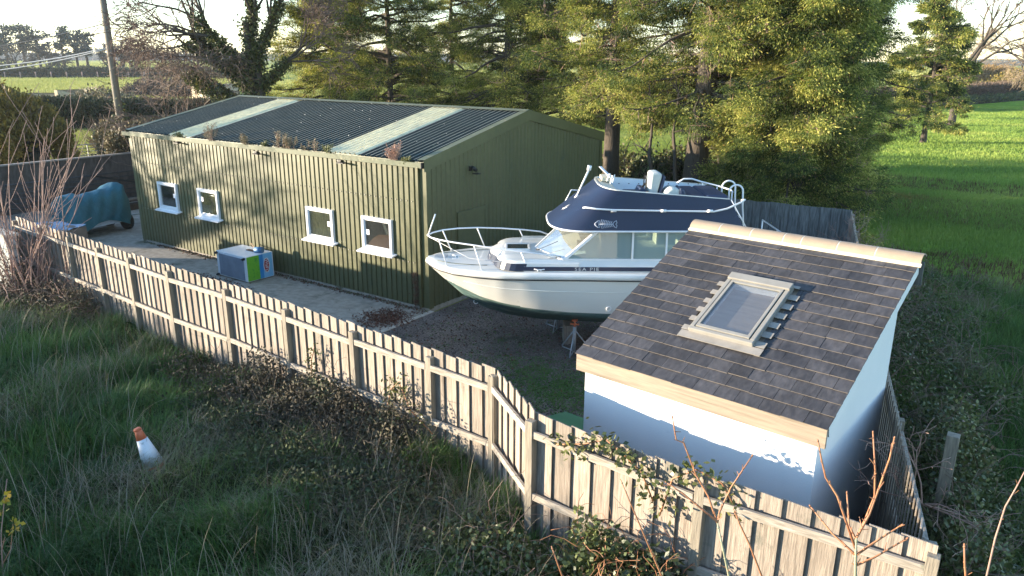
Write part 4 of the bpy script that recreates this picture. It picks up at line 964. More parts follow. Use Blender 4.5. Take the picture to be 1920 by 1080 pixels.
gate(-18.7, -1.2, 4.3, .25, 1.28, 7, M_blackgate, 'yard_gate', 'long dark steel bar gate in front of the panelled wall')
gate(-29.9, 6.1, 8.6, .35, 1.25, 6, M_galv, 'field_gate', 'galvanised field gate opening onto the small bright paddock', False, 3)
b = MB(); b.box((-30.0, 5.75, 0), (-29.7, 6.0, 1.35)); tag(b.build('gate_post', M_rust), 'thick dark timber post at the hinge side of the galvanised gate', 'post')
q = MB(); q.box((-17.6, 1.5, 0), (-17.2, 3.2, .22)); q.box((-17.5, 1.5, .30), (-17.3, 3.3, .36)); tag(q.build('timber_stack', M_rust), 'low stack of dark timber at the foot of the yard gate', 'timber')
q = MB(); q.bar((-17.0, 1.8, .42), (-17.0, 3.1, .50), .05, .03); tag(q.build('plank', M_wood), 'single pale plank lying by the yard gate', 'plank')
# painted block wall at the left edge
BWL = empty('block_wall', (-8.4, -5.39, 0), 0, 'whitewashed block wall at the left edge beside the bare shrub', 'wall')
b = MB(); b.box((-16, -5.50, -.1), (-7.98, -5.28, 1.70)); b.build('blockwork', M_brickw, BWL)
b = MB()
for k in range(7): b.box((-16, -5.506, .2+k*.2), (-7.974, -5.274, .210+k*.2))
b.build('joints', mat('dark_joint', [(.10, .11, .10), (.13, .14, .13)], 3, rough=1), BWL)
b = MB(); b.box((-16, -5.55, 1.70), (-7.93, -5.23, 1.76)); b.build('coping', M_kerb, BWL)
# traffic cone, half sunk and leaning
CN = empty('traffic_cone', (1.75, -7.85, .12), 0, 'leaning orange traffic cone with a wide white sleeve, half sunk in the rough grass', 'traffic cone')
CN.rotation_euler = (radians(7), radians(-17), 0)
def conepart(z0, z1, m, nm, out=0.0):
    r = lambda z: .16-(.16-.035)*z/.72+out
    MB().tube([(0, 0, z0), (0, 0, z1)], [r(z0), r(z1)], 20).build(nm, m, CN, local=True)
conepart(.03, .12, M_orange, 'cone_base_band'); conepart(.12, .52, M_conew, 'white_sleeve', .003); conepart(.52, .69, M_orange, 'cone_tip')
MB().tube([(0, 0, .655), (0, 0, .68)], [.052, .05], 16).build('collar', M_orange, CN, local=True)
MB().box((-.2, -.2, -.02), (.2, .2, .03)).build('foot', M_black, CN, local=True, bevel=.02)
# green storage bin and black sheet beside the outbuilding
GB = empty('green_bin', (6.45, -4.35, 0), -.1, 'dark green plastic garden store against the white outbuilding', 'storage bin')
MB().box((-.42, -.6, 0), (.35, .35, .66)).build('bin_body', M_binG, GB, local=True, bevel=.02)
b = MB(); b.prism([(-.45, -.63, .66), (-.45, .38, .66), (-.45, .38, .70), (-.45, -.12, .80), (-.45, -.63, .70)], (.82, 0, 0)); b.build('bin_lid', M_binG, GB, local=True, fixn=True, bevel=.01)
b = MB(); P = []
for i in range(26):
    t = i/25; row = []
    for j in range(12):
        s_ = j/11; x = 4.55+1.65*t; y = -4.65+1.0*s_+.1*sin(t*6)
        row.append((x, y, .03+.34*sin(pi*min(1, max(0, s_)))**.7*(.5+.5*t)+.05*sin(x*9+y*4)*sin(pi*s_)+.03*sin(x*21-y*13)*sin(pi*s_)))
    P.append(row)
b.grid(P, flip=True); tag(b.build('black_sheet', M_tarpk, fixn=True), 'crumpled black plastic sheet on the gravel inside the fence bend', 'plastic sheet')
# lone post in the brambles
b = MB(); b.box((10.82, -3.55, 0), (10.95, -3.42, 1.62)); 
p_ = tag(b.build('timber_post', M_post, bevel=.006), 'single square grey post standing alone in the brambles', 'post')
# loose stuff on the slab
b = MB(); b.box((-8.3, -1.62, .004), (-7.95, -1.55, .03)); tag(b.build('stick', M_rust), 'short dark stick on the concrete left of the freezer', 'stick')
b = MB(); b.box((-7.55, -.55, .004), (-7.2, -.5, .02)); tag(b.build('stick', M_galv), 'thin grey strip on the concrete close to the barn wall', 'stick')
# leaf litter (uncountable)
N = 4200
cx = np.concatenate([rng.normal(-.42, .30, 1500), rng.uniform(-11, .0, 900), rng.normal(-6.3, .7, 500), rng.uniform(.3, 5, 1300)])
cy = np.concatenate([rng.normal(-1.05, .34, 1500), -.08-abs(rng.normal(0, .10, 900)), rng.normal(-1.55, .16, 500), rng.uniform(-5, 2, 1300)])
N = len(cx)
P_ = np.stack([cx, cy, rng.uniform(.006, .03, N)], 1); P_ = P_[(P_[:, 1] < -.04) | (P_[:, 0] > .1)]
V, F, v = leaves(P_, np.stack([rng.normal(size=len(P_)), rng.normal(size=len(P_)), rng.uniform(-.0, .35, len(P_))], 1), rng.uniform(.03, .075, len(P_)), .035, rng.uniform(0, 1, len(P_)))
tag(npmesh('fallen_leaves', V, F, M_redleaf, v=v), kind='stuff')
# gravel stones
N = 26000; P_ = np.stack([rng.uniform(.2, 9, N), rng.uniform(-5.6, 4, N), rng.uniform(-.01, .004, N)], 1)
D_ = unit(rng.normal(size=(N, 3))); s_ = rng.uniform(.008, .02, N)
tet = np.array([[1, 1, 1], [-1, -1, 1], [-1, 1, -1], [1, -1, -1]])*.8
R1 = unit(np.cross(D_, rng.normal(size=(N, 3)))); R2 = np.cross(D_, R1); Rm = np.stack([D_, R1, R2], 1)
V = (np.einsum('kj,njl->nkl', tet, Rm)*s_[:, None, None]*[1, 1, .6]+P_[:, None]).reshape(-1, 3)
F = (np.arange(N)*4)[:, None, None]+np.array([[0, 1, 2], [0, 3, 1], [0, 2, 3], [1, 3, 2]])[None]; F = F.reshape(-1, 3)
M_peb = mat('pebble', [(.05, .042, .038), (.12, .10, .085), (.30, .27, .24)], attr=True, rough=.9, pos=[0, .8, 1])
tag(npmesh('gravel_stones', V, F, M_peb, v=np.repeat(rng.uniform(0, 1, N)**1.2, 4)), kind='stuff')
# ================================================================== VEGETATION
def azd(a): return np.array([cos(a), sin(a), 0.0])
def grow(S, p, d, L, r, depth, R, droop=0.0, spread=.6, kids=(2, 4), sub=3, wob=.16, shrink=.66, tips=None, minr=.004):
    """recursive branching: straight pieces with wobble; children leave along the way"""
    st = L/sub
    for k in range(sub):
        d = d+R.normal(0, wob, 3); d[2] -= droop*(1+.3*k); d = d/np.linalg.norm(d)
        r1 = max(minr, r*(1-.28/sub*(k+1))); q = p+d*st; S.append((*p, *q, r, r1)); p = q; r = r1
        if depth > 0 and (k > 0 or sub == 1):
            for _ in range(R.integers(*kids)):
                a = R.normal(0, 1, 3); a -= d*np.dot(a, d); a /= np.linalg.norm(a)
                nd = d+a*spread*R.uniform(.7, 1.5); nd /= np.linalg.norm(nd)
                grow(S, p, nd, L*shrink*R.uniform(.75, 1.15), max(minr, r*.62), depth-1, R, droop, spread, kids, sub, wob, shrink, tips, minr)
    if tips is not None: tips.append(p)
def conifer(name, base, H, Rc, zb, label, nl=110, seed=0, lean=(0, 0), dens=1.0, rt=.25, mat_=None, group='conifers in a row behind the barn and fence', leafL=.095, bare=.34, squash=1.0, clump=.155, nleaf=118, pal=None, azbias=None):
    R = np.random.default_rng(seed); root = empty(name, base, 0, label, 'tree', group); b0 = np.array(base, float)
    nl = int(nl*1.4); S = []; tp = lambda z: b0+np.array([lean[0]*z, lean[1]*z, z])
    zs = np.linspace(0, H, 16)
    for a, c in zip(zs, zs[1:]):
        S.append((*tp(a), *tp(c), rt*(1-a/H*.85)*(1.25 if a == 0 else 1), rt*(1-c/H*.85)))
    V, F = segs(S, 9); npmesh('trunk', V, F, M_bark, root, smooth=True)
    LS = []; C = []; CD = []; BS = []
    for i in range(nl):
        u = (i+R.uniform())/nl; z = zb+(H-zb)*u**.95; az = R.uniform(0, 2*pi) if azbias is None or R.uniform() < .5 else R.normal(azbias, .9)
        ln = Rc*(1-.72*u**1.4)*R.uniform(.55, 1.12)*squash; d = azd(az)+np.array([0, 0, R.uniform(-.1, .45)]); d /= np.linalg.norm(d)
        p = tp(z); r = .022+.02*ln; n = 7; val = R.uniform(.1, .62)
        for k in range(n):
            d = d+R.normal(0, .12, 3)+np.array([0, 0, -.10+.20*(k > 3)]); d /= np.linalg.norm(d); q = p+d*ln/n; r1 = r*.80
            LS.append((*p, *q, r, r1)); p = q; r = r1
            if k >= 1:
                for _ in range(3 if k < 3 else 5):
                    sd = np.cross(d, R.normal(0, 1, 3)); sd /= np.linalg.norm(sd); q2 = p+sd*R.uniform(.1, .34)*ln*.42+d*.12
                    q2[2] -= .08
                    if R.uniform() < bare: 
                        BS.append((*p, *(p+(q2-p)*.55+R.normal(0, .05, 3)), .017, .012)); BS.append((*(p+(q2-p)*.55), *q2, .012, .007)); 
                        for _k in range(2): BS.append((*q2, *(q2+R.normal(0, .22, 3)), .005, .003))
                        continue
                    C.append(q2); CD.append((*(d*.55+sd*.5+np.array([0, 0, -.35])), val+R.normal(0, .12)))
        C.append(p); CD.append((*(d+np.array([0, 0, -.3])), val+.1))
    V, F = segs(LS, 5); npmesh('limbs', V, F, M_bark, root)
    if BS: V, F = segs(BS, 3); npmesh('dead_twigs', V, F, M_palestem, root)
    C = np.array(C); CD = np.array(CD); n = max(4, int(nleaf*dens)); idx = np.repeat(np.arange(len(C)), n)
    cs = R.uniform(.6, 1.5, len(C))[idx][:, None]; off = R.normal(0, 1, (len(idx), 3))*[clump, clump, clump*.42]*cs; P = C[idx]+off
    D = CD[idx, :3]*.9+unit(off)*.35+R.normal(0, .38, (len(idx), 3)); D[:, 2] -= .18
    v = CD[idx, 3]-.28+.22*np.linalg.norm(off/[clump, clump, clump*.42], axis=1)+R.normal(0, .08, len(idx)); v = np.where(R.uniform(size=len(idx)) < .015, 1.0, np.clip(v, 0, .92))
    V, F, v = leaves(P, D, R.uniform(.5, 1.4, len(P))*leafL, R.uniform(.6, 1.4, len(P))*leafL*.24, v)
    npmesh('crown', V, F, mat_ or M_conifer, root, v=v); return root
def P2(u, D): q = atd(u, 300, D); return (float(q[0]), float(q[1]), 0.0)
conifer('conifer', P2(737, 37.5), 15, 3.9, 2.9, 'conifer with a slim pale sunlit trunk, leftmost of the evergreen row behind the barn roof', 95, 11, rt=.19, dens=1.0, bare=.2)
conifer('conifer', P2(640, 41), 11, 3.6, 3.2, 'smaller yellow green conifer between the ivy clad tree and the slim pale trunk', 85, 12, mat_=M_conifer_sunlit, rt=.14, bare=.2, dens=.9)
conifer('conifer', P2(952, 36), 16, 4.2, 3.4, 'bright yellow green conifer rising behind the middle of the barn ridge', 115, 13, mat_=M_conifer_sunlit, rt=.26, bare=.22)
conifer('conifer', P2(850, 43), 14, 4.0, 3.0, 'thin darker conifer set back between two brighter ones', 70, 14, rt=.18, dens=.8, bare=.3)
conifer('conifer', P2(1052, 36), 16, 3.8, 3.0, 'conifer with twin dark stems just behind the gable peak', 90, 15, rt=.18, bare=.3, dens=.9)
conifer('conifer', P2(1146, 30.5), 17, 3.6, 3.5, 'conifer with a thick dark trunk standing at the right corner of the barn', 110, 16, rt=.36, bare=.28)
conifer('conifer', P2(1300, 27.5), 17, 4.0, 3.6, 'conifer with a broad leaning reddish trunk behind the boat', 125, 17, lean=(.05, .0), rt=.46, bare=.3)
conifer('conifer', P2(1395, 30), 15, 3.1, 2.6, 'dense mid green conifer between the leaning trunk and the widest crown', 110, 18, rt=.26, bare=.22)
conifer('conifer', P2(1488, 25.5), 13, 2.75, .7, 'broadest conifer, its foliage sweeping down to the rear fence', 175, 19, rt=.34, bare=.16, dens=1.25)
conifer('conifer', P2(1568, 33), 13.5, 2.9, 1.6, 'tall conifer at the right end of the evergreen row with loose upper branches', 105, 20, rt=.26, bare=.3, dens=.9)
conifer('conifer', P2(1725, 62), 13, 3.3, 2.2, 'sparser smaller conifer beyond the row, close to the brown hedge', 60, 21, rt=.2, bare=.35, dens=.8, leafL=.18)
# two thin lit saplings among the trunks
def stemtree(name, base, pts, r, label, m, group=None, cat='sapling', twigs=0, seed=1, fork=None, leaf=None):
    root = empty(name, base, 0, label, cat, group); R = np.random.default_rng(seed); b = MB(); n = len(pts)
    b.tube(pts, [r*(1-.75*i/(n-1)) for i in range(n)], 7)
    for f in (fork or []): b.tube(f, [r*.62*(1-.7*i/(len(f)-1)) for i in range(len(f))], 6)
    S = []
    if twigs:
        Q = np.array(pts)
        for _ in range(twigs):
            i = R.integers(n//2, n); d = R.normal(0, 1, 3)*[1, 1, .5]+[0, 0, .5]; grow(S, Q[i], d/np.linalg.norm(d), R.uniform(.25, .7), r*.3, 1, R, 0, .5, (1, 3), 3, .15)
        V, F = segs(S, 4); npmesh('twigs', V, F, m, root)
    b.build('stem', m, root); return root
for (u, D, H, lab, sd) in ((1222, 27, 4.4, 'thin sunlit trunk between the thick dark trunk and the leaning one', 3), (1268, 26.5, 4.6, 'thin pale trunk with a fork just left of the leaning reddish trunk', 4), (1350, 30, 4.2, 'crooked thin trunk just right of the leaning reddish trunk', 5)):
    p = np.array(P2(u, D)); R = np.random.default_rng(sd); pts = [p]; q = p.copy()
    for k in range(7): q = q+np.array([R.normal(0, .07), R.normal(0, .07), H/7]); pts.append(q.copy())
    stemtree('young_tree', tuple(p), pts, .10, lab, M_bark, 'thin trunks among the conifers', 'tree', 10, sd)
# ivy clad bare tree left of the conifers
def baretree(name, base, spec, label, seed, mstem, mtwig, group=None, ivy=None, depth=3, kids=(2, 4), trunk=None, cat='tree', wob=.14, spread=.55, shrink=.64, minr=.006, droop=.02, k=4, sub=3):
    R = np.random.default_rng(seed); root = empty(name, base, 0, label, cat, group); b0 = np.array(base, float); T = []; S = []
    for (p0, d, L, r) in spec:
        d = np.array(d, float); d /= np.linalg.norm(d); grow(S, b0+np.array(p0, float), d, L, r, depth, R, droop, spread, kids, sub, wob, shrink, None, minr)
    S = np.array(S); big = S[:, 6] > .035
    if trunk:
        for a, c, r0, r1 in trunk: T.append((*(b0+np.array(a, float)), *(b0+np.array(c, float)), r0, r1))
        S2 = np.concatenate([np.array(T), S[big]])
    else: S2 = S[big]
    V, F = segs(S2, 8); npmesh('trunk', V, F, mstem, root, smooth=True)
    V, F = segs(S[~big], k); npmesh('twigs', V, F, mtwig, root)
    if ivy:
        n, smax = ivy; W_ = S2[(S2[:, 6] > smax)]; i = R.integers(0, len(W_), n); t = R.uniform(0, 1, n)[:, None]; C = W_[i, :3]*(1-t)+W_[i, 3:6]*t
        o = unit(R.normal(0, 1, (n, 3))); P = C+o*(W_[i, 6][:, None]+abs(R.normal(0, .10, (n, 1))))
        V, F, v = leaves(P, o+R.normal(0, .5, (n, 3))+[0, 0, -.4], R.uniform(.08, .16, n), R.uniform(.07, .12, n), R.uniform(0, 1, n)**1.2)
        npmesh('ivy', V, F, M_ivy, root, v=v)
    return root
ib = np.array(P2(492, 36)); rv = _r2/np.linalg.norm(_r2)   # image-right direction over the ground
def LR(x, y, z): return (rv[0]*x-rv[1]*-0+_f[0]*y, rv[1]*x+_f[1]*y, z)
baretree('ivy_clad_tree', tuple(ib), [
    (LR(-.3, 0, 3.2), LR(-1.0, 0, .55), 3.6, .17), (LR(-.2, 0, 4.2), LR(-1, .2, .75), 3.4, .15), (LR(-.1, 0, 5.0), LR(-.8, -.2, 1.1), 3.2, .14),
    (LR(0, 0, 5.4), LR(-.25, .1, 1), 3.0, .14), (LR(.15, 0, 5.2), LR(.35, 0, 1.1), 3.0, .13), (LR(.2, 0, 4.4), LR(.8, -.1, .9), 2.6, .10),
    (LR(-.35, 0, 2.9), LR(-1.0, -.1, .12), 2.6, .12), (LR(-.2, .1, 3.6), LR(-1, .5, .4), 3.2, .12), (LR(-.1, -.1, 4.6), LR(-1, -.6, .5), 3.0, .11)],
    'large leafless tree with ivy clad trunks spreading limbs over the far barn end', 31, M_bark, M_twig, ivy=(22000, .075), depth=4, kids=(2, 4),
    trunk=[((0, 0, -.1), LR(-.05, 0, 1.6), .50, .40), (LR(-.05, 0, 1.6), LR(-.3, 0, 3.1), .38, .30), (LR(-.3, 0, 3.1), LR(-.1, 0, 5.0), .27, .2), (LR(.25, .1, 0), LR(.25, 0, 2.8), .36, .28), (LR(.25, 0, 2.8), LR(.15, 0, 5.3), .26, .17), (LR(-.1, 0, 5.0), LR(-.2, 0, 7.2), .2, .12)], droop=.03, shrink=.66, minr=.009, spread=.62)
# hanging brown twig mass on its low left limbs
R = np.random.default_rng(5); S = []
for _ in range(170):
    u = R.uniform(268, 450); D = R.uniform(33, 38); v = R.uniform(78, 118)+abs(u-380)*.05; p = atd(u, v, D)
    d = R.normal(0, 1, 3)*[.7, .7, .3]+[0, 0, -.7]; grow(S, p, d/np.linalg.norm(d), R.uniform(.5, 1.3), .012, 1, R, .05, .6, (1, 3), 4, .30, .6, None, .006)
V, F = segs(S, 3); tw = empty('hanging_brushwood', tuple(P2(372, 36)), 0, 'tangle of thin pinkish brown hanging twigs left of the ivy clad tree', 'shrub'); npmesh('twigs', V, F, M_twig, tw)['kind'] = 'stuff'
S = []
for _ in range(34):
    p = np.array(P2(R.uniform(300, 440), R.uniform(34, 37))); d = np.array([R.normal(0, .3), R.normal(0, .3), 1.0]); grow(S, p, d/np.linalg.norm(d), R.uniform(1.4, 2.3), .018, 2, R, .0, .5, (1, 3), 3, .16, .6, None, .006)
V, F = segs(S, 3); npmesh('lower_stems', V, F, M_twig, tw)['kind'] = 'stuff'
# right hand bare trees
baretree('bare_tree', P2(1772, 80), [((0, 0, 3.6), LR(.75, 0, 1), 5.2, .20), ((0, 0, 4.0), LR(.28, 0, 1), 5.2, .18), ((0, 0, 3.2), LR(-.3, .2, 1), 4.8, .15), ((0, 0, 3.6), LR(.5, .6, 1), 5.0, .15), ((0, 0, 4.6), LR(.9, -.3, .5), 4.4, .12)],
         'leafless tree with forked upswept limbs above the brown hedge', 41, M_bark, M_twig, depth=4, kids=(2, 3), trunk=[((0, 0, 0), (0, 0, 3.4), .34, .27), ((0, 0, 3.4), (0, 0, 4.8), .27, .2)], minr=.012, droop=-.02, shrink=.68)
baretree('willow_tree', P2(1905, 112), [((0, 0, 1.6+.4*k), LR(cos(k*1.1)*.9, sin(k*1.7), 1.0), 4.6, .14) for k in range(9)], 'pale leafless willow with a haze of fine twigs at the right edge', 42, M_bark, mat('pale_willow_twig', [(.26, .19, .12), (.36, .28, .18)], 2, rough=.9), depth=4, kids=(2, 4), trunk=[((0, 0, 0), (0, 0, 3), .3, .2)], minr=.014, droop=.03, shrink=.66, k=3)
# ---- hedges and bushes
def hedge(name, path, h, wd, n, m, label, seed=0, L=.12, W=.07, core=True, twig=0.0, cat='hedge', up=.4, z0=0.0, rag=.25, group=None, cm=None, kind=None, rot=.5):
    R = np.random.default_rng(seed); path = np.array(path, float); sl_ = np.linalg.norm(np.diff(path, axis=0), axis=1); cum = np.concatenate([[0], np.cumsum(sl_)]); T = cum[-1]
    h = np.array(h, float) if hasattr(h, '__len__') else np.full(len(path), float(h))
    def at(s): return np.stack([np.interp(s, cum, path[:, 0]), np.interp(s, cum, path[:, 1])], -1)
    root = empty(name, (path[0][0], path[0][1], z0), 0, label, cat, group)
    s = R.uniform(-.02*T, 1.02*T, n); q = at(np.clip(s, 0, T)); dq = unit(at(np.clip(s+.3, 0, T))-at(np.clip(s-.3, 0, T))); nr = np.stack([-dq[:, 1], dq[:, 0]], 1)
    hh = np.interp(s, cum, h)*(1+rag*(vnoise(s, s*0, 1.1, seed+1)-.5)+rag*.6*(vnoise(s, s*0, 4.0, seed+2)-.5))
    th = R.uniform(-.15*pi, 1.15*pi, n); rr = 1+.22*(vnoise(s*1.7, th*2, 1.6, seed+3)-.5)+R.normal(0, .06, n)
    ww = wd*.5*rr; pr = .62
    cx = np.sign(np.cos(th))*abs(np.cos(th))**pr*ww; cz = np.where(np.sin(th) > 0, np.sin(th)**pr, np.sin(th))*.5*hh*rr+hh*.5
    inw = R.uniform(.72, 1.04, n); P = np.stack([q[:, 0]+nr[:, 0]*cx*inw, q[:, 1]+nr[:, 1]*cx*inw, z0+np.maximum(.02, cz*(.2+.8*inw))], 1)
    O = np.stack([nr[:, 0]*np.cos(th), nr[:, 1]*np.cos(th), np.sin(th)], 1)
    D = O*.7+R.normal(0, rot, (n, 3))+[0, 0, up]
    v = .5*vnoise(s, cz*1.5, 2.2, seed+5)+.2+R.normal(0, .2, n)
    V, F, v = leaves(P, D, R.uniform(.6, 1.4, n)*L, R.uniform(.7, 1.3, n)*W, v)
    npmesh('foliage', V, F, m, root, v=v)
    if twig:
        k = int(twig); S = []; i = R.integers(0, n, k); dd = R.normal(0, .35, (k, 3))+[0, 0, .9]
        S = np.concatenate([P[i], P[i]+dd*R.uniform(.1, .5, (k, 1))*np.minimum(1, np.interp(s[i], cum, h))[:, None], np.full((k, 1), .008*L/.12), np.full((k, 1), .004*L/.12)], 1)
        V, F = segs(S, 3); npmesh('twigs', V, F, M_twig, root)
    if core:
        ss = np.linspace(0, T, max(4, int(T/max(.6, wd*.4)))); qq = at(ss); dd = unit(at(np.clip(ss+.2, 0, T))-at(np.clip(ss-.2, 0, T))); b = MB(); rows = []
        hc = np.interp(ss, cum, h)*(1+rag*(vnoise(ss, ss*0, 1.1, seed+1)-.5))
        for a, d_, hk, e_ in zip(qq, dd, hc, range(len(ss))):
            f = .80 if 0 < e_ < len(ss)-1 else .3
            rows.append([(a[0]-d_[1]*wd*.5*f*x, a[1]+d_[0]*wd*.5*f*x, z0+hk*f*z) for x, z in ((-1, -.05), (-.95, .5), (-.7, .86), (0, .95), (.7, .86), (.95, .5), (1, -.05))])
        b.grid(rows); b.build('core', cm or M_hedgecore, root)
    return root
def bush(name, c, r, h, n, m, label, seed=0, L=.10, W=.07, group=None, z0=0.0, twig=0, cat='bush', flat=1.0, core=True, up=.2):
    R = np.random.default_rng(seed); root = empty(name, (c[0], c[1], z0), 0, label, cat, group); o = unit(R.normal(0, 1, (n, 3))); o[:, 2] = abs(o[:, 2])*1.0-.12
    az = np.arctan2(o[:, 1], o[:, 0]); rr = 1+.34*(vnoise(az*1.2, o[:, 2]*2, 2.0, seed)-.5)+.16*(vnoise(az*3, o[:, 2]*5, 3.0, seed+1)-.5); t = R.uniform(.60, 1.03, n)**.8*rr
    P = np.stack([c[0]+o[:, 0]*r*t, c[1]+o[:, 1]*r*t*flat, z0+np.maximum(.02, (o[:, 2]*t)*h)], 1)
    v = .55*vnoise(az*2, o[:, 2]*4, 2.5, seed+7)+.2+R.normal(0, .22, n)
    V, F, v = leaves(P, o*.6+R.normal(0, .6, (n, 3))+[0, 0, up], R.uniform(.6, 1.4, n)*L, R.uniform(.7, 1.3, n)*W, v); npmesh('foliage', V, F, m, root, v=v)
    S = []
    k = twig or 30
    for _ in range(k):
        d = R.normal(0, 1, 3)*[1, 1, .4]+[0, 0, 1.0]; d /= np.linalg.norm(d); grow(S, np.array([c[0], c[1], z0])+R.normal(0, .1, 3)*[1, 1, 0], d*[r/h if r < h else 1, r/h if r < h else 1, 1], h*.62, .018, 1, R, 0, .4, (1, 3), 3, .12, .5, None, .005)
    V, F = segs(S, 4); npmesh('stems', V, F, M_twig, root)
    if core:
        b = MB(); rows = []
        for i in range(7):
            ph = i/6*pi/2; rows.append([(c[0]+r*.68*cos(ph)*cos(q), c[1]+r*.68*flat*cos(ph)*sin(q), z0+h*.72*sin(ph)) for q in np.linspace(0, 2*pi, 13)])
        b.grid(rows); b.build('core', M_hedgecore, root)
    return root
def gp(u, v): q = onZ(u, v); return (float(q[0]), float(q[1]))
def ht(u, vb, vt): q = onZ(u, vb); D = np.linalg.norm(q[:2]-CP[:2]); return float(atd(u, vt, D)[2])
# left side
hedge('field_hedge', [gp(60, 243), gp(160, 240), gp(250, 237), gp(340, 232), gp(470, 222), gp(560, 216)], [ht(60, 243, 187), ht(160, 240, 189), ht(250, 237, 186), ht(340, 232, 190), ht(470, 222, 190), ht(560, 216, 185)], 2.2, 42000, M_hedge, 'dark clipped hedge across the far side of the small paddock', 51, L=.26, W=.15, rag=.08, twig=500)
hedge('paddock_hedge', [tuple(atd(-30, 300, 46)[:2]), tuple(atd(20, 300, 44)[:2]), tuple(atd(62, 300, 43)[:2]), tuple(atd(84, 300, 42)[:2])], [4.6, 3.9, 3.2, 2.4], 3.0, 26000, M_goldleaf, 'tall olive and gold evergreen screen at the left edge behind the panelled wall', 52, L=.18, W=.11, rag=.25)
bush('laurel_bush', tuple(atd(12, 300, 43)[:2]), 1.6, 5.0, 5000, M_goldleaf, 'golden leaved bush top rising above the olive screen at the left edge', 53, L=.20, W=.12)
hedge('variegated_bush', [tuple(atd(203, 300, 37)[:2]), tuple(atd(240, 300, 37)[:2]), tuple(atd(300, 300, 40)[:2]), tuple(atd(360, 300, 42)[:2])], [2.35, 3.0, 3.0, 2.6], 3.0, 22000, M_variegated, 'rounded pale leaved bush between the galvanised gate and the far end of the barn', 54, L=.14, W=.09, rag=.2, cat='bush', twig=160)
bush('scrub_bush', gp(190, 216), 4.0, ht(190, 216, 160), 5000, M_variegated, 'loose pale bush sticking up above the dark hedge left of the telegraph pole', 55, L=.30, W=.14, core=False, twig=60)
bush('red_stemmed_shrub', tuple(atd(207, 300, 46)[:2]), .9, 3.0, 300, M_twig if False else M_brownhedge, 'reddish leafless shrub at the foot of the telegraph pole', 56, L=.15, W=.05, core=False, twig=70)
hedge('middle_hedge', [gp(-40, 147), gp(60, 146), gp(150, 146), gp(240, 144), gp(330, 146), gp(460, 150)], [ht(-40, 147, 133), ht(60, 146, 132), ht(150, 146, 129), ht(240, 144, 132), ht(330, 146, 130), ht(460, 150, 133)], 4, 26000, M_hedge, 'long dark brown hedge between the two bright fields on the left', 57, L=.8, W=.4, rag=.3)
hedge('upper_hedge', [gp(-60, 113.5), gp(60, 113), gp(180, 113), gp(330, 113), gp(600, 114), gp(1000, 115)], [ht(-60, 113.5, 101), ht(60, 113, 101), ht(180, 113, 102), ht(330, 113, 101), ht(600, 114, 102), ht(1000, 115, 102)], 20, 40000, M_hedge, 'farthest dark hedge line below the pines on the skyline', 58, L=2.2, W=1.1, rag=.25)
for k, (u, D, hh, rr) in enumerate(((300, 130, 5.0, 5), (345, 118, 4.6, 4.5), (275, 125, 4, 4))):
    bush('brown_thicket', tuple(atd(u, 150, D)[:2]), rr, hh*.62, 2600, M_brownhedge, ('brown thicket behind the hanging twigs, nearest the stone ruin', 'brown thicket right behind the hanging twigs', 'brown thicket just right of the telegraph pole')[k], 60+k, L=.5, W=.16, group='brown thickets left of the ivy clad tree')
# stone ruin and field wall
RU = empty('stone_ruin', tuple(atd(395, 200, 84)*[1, 1, 0]), 0, 'roofless stone farm building with a grey blockwork end beyond the barn roof', 'ruin')
def stwall(u0, u1, D0, D1, z0, z1, th, m, nm, par):
    a, c_ = atd(u0, 200, D0), atd(u1, 200, D1); d = np.array([c_[0]-a[0], c_[1]-a[1], 0]); n = np.cross([0, 0, 1.], d/np.linalg.norm(d))*th
    b = MB(); b.obox((a[0], a[1], -.1), d, n, (0, 0, z0+.1)); 
    if z1 != z0: b.prism([(a[0], a[1], z0), (c_[0], c_[1], z0), (c_[0], c_[1], z1)], n)
    return b.build(nm, m, par, fixn=True)
stwall(398, 412, 82, 83, 2.9, 2.9, .5, M_brickw, 'blockwork_end', RU); stwall(412, 452, 83, 88, 3.0, 3.0, .5, M_stone, 'stone_side', RU)
stwall(362, 398, 90, 82, 3.0, 3.0, .5, M_stone, 'stone_side', RU); stwall(330, 396, 84, 80, 1.7, 1.2, .5, M_stone, 'low_wall', RU)
FW = empty('field_wall', tuple(atd(100, 200, 103)*[1, 1, 0]), 0, 'low tumbled stone wall along the bright field behind the dark hedge', 'wall'); stwall(14, 118, 108, 106, 1.5, 1.3, .6, M_stone, 'stones', FW); stwall(112, 172, 104, 106, 1.9, 1.0, .6, M_stone, 'stones', FW)
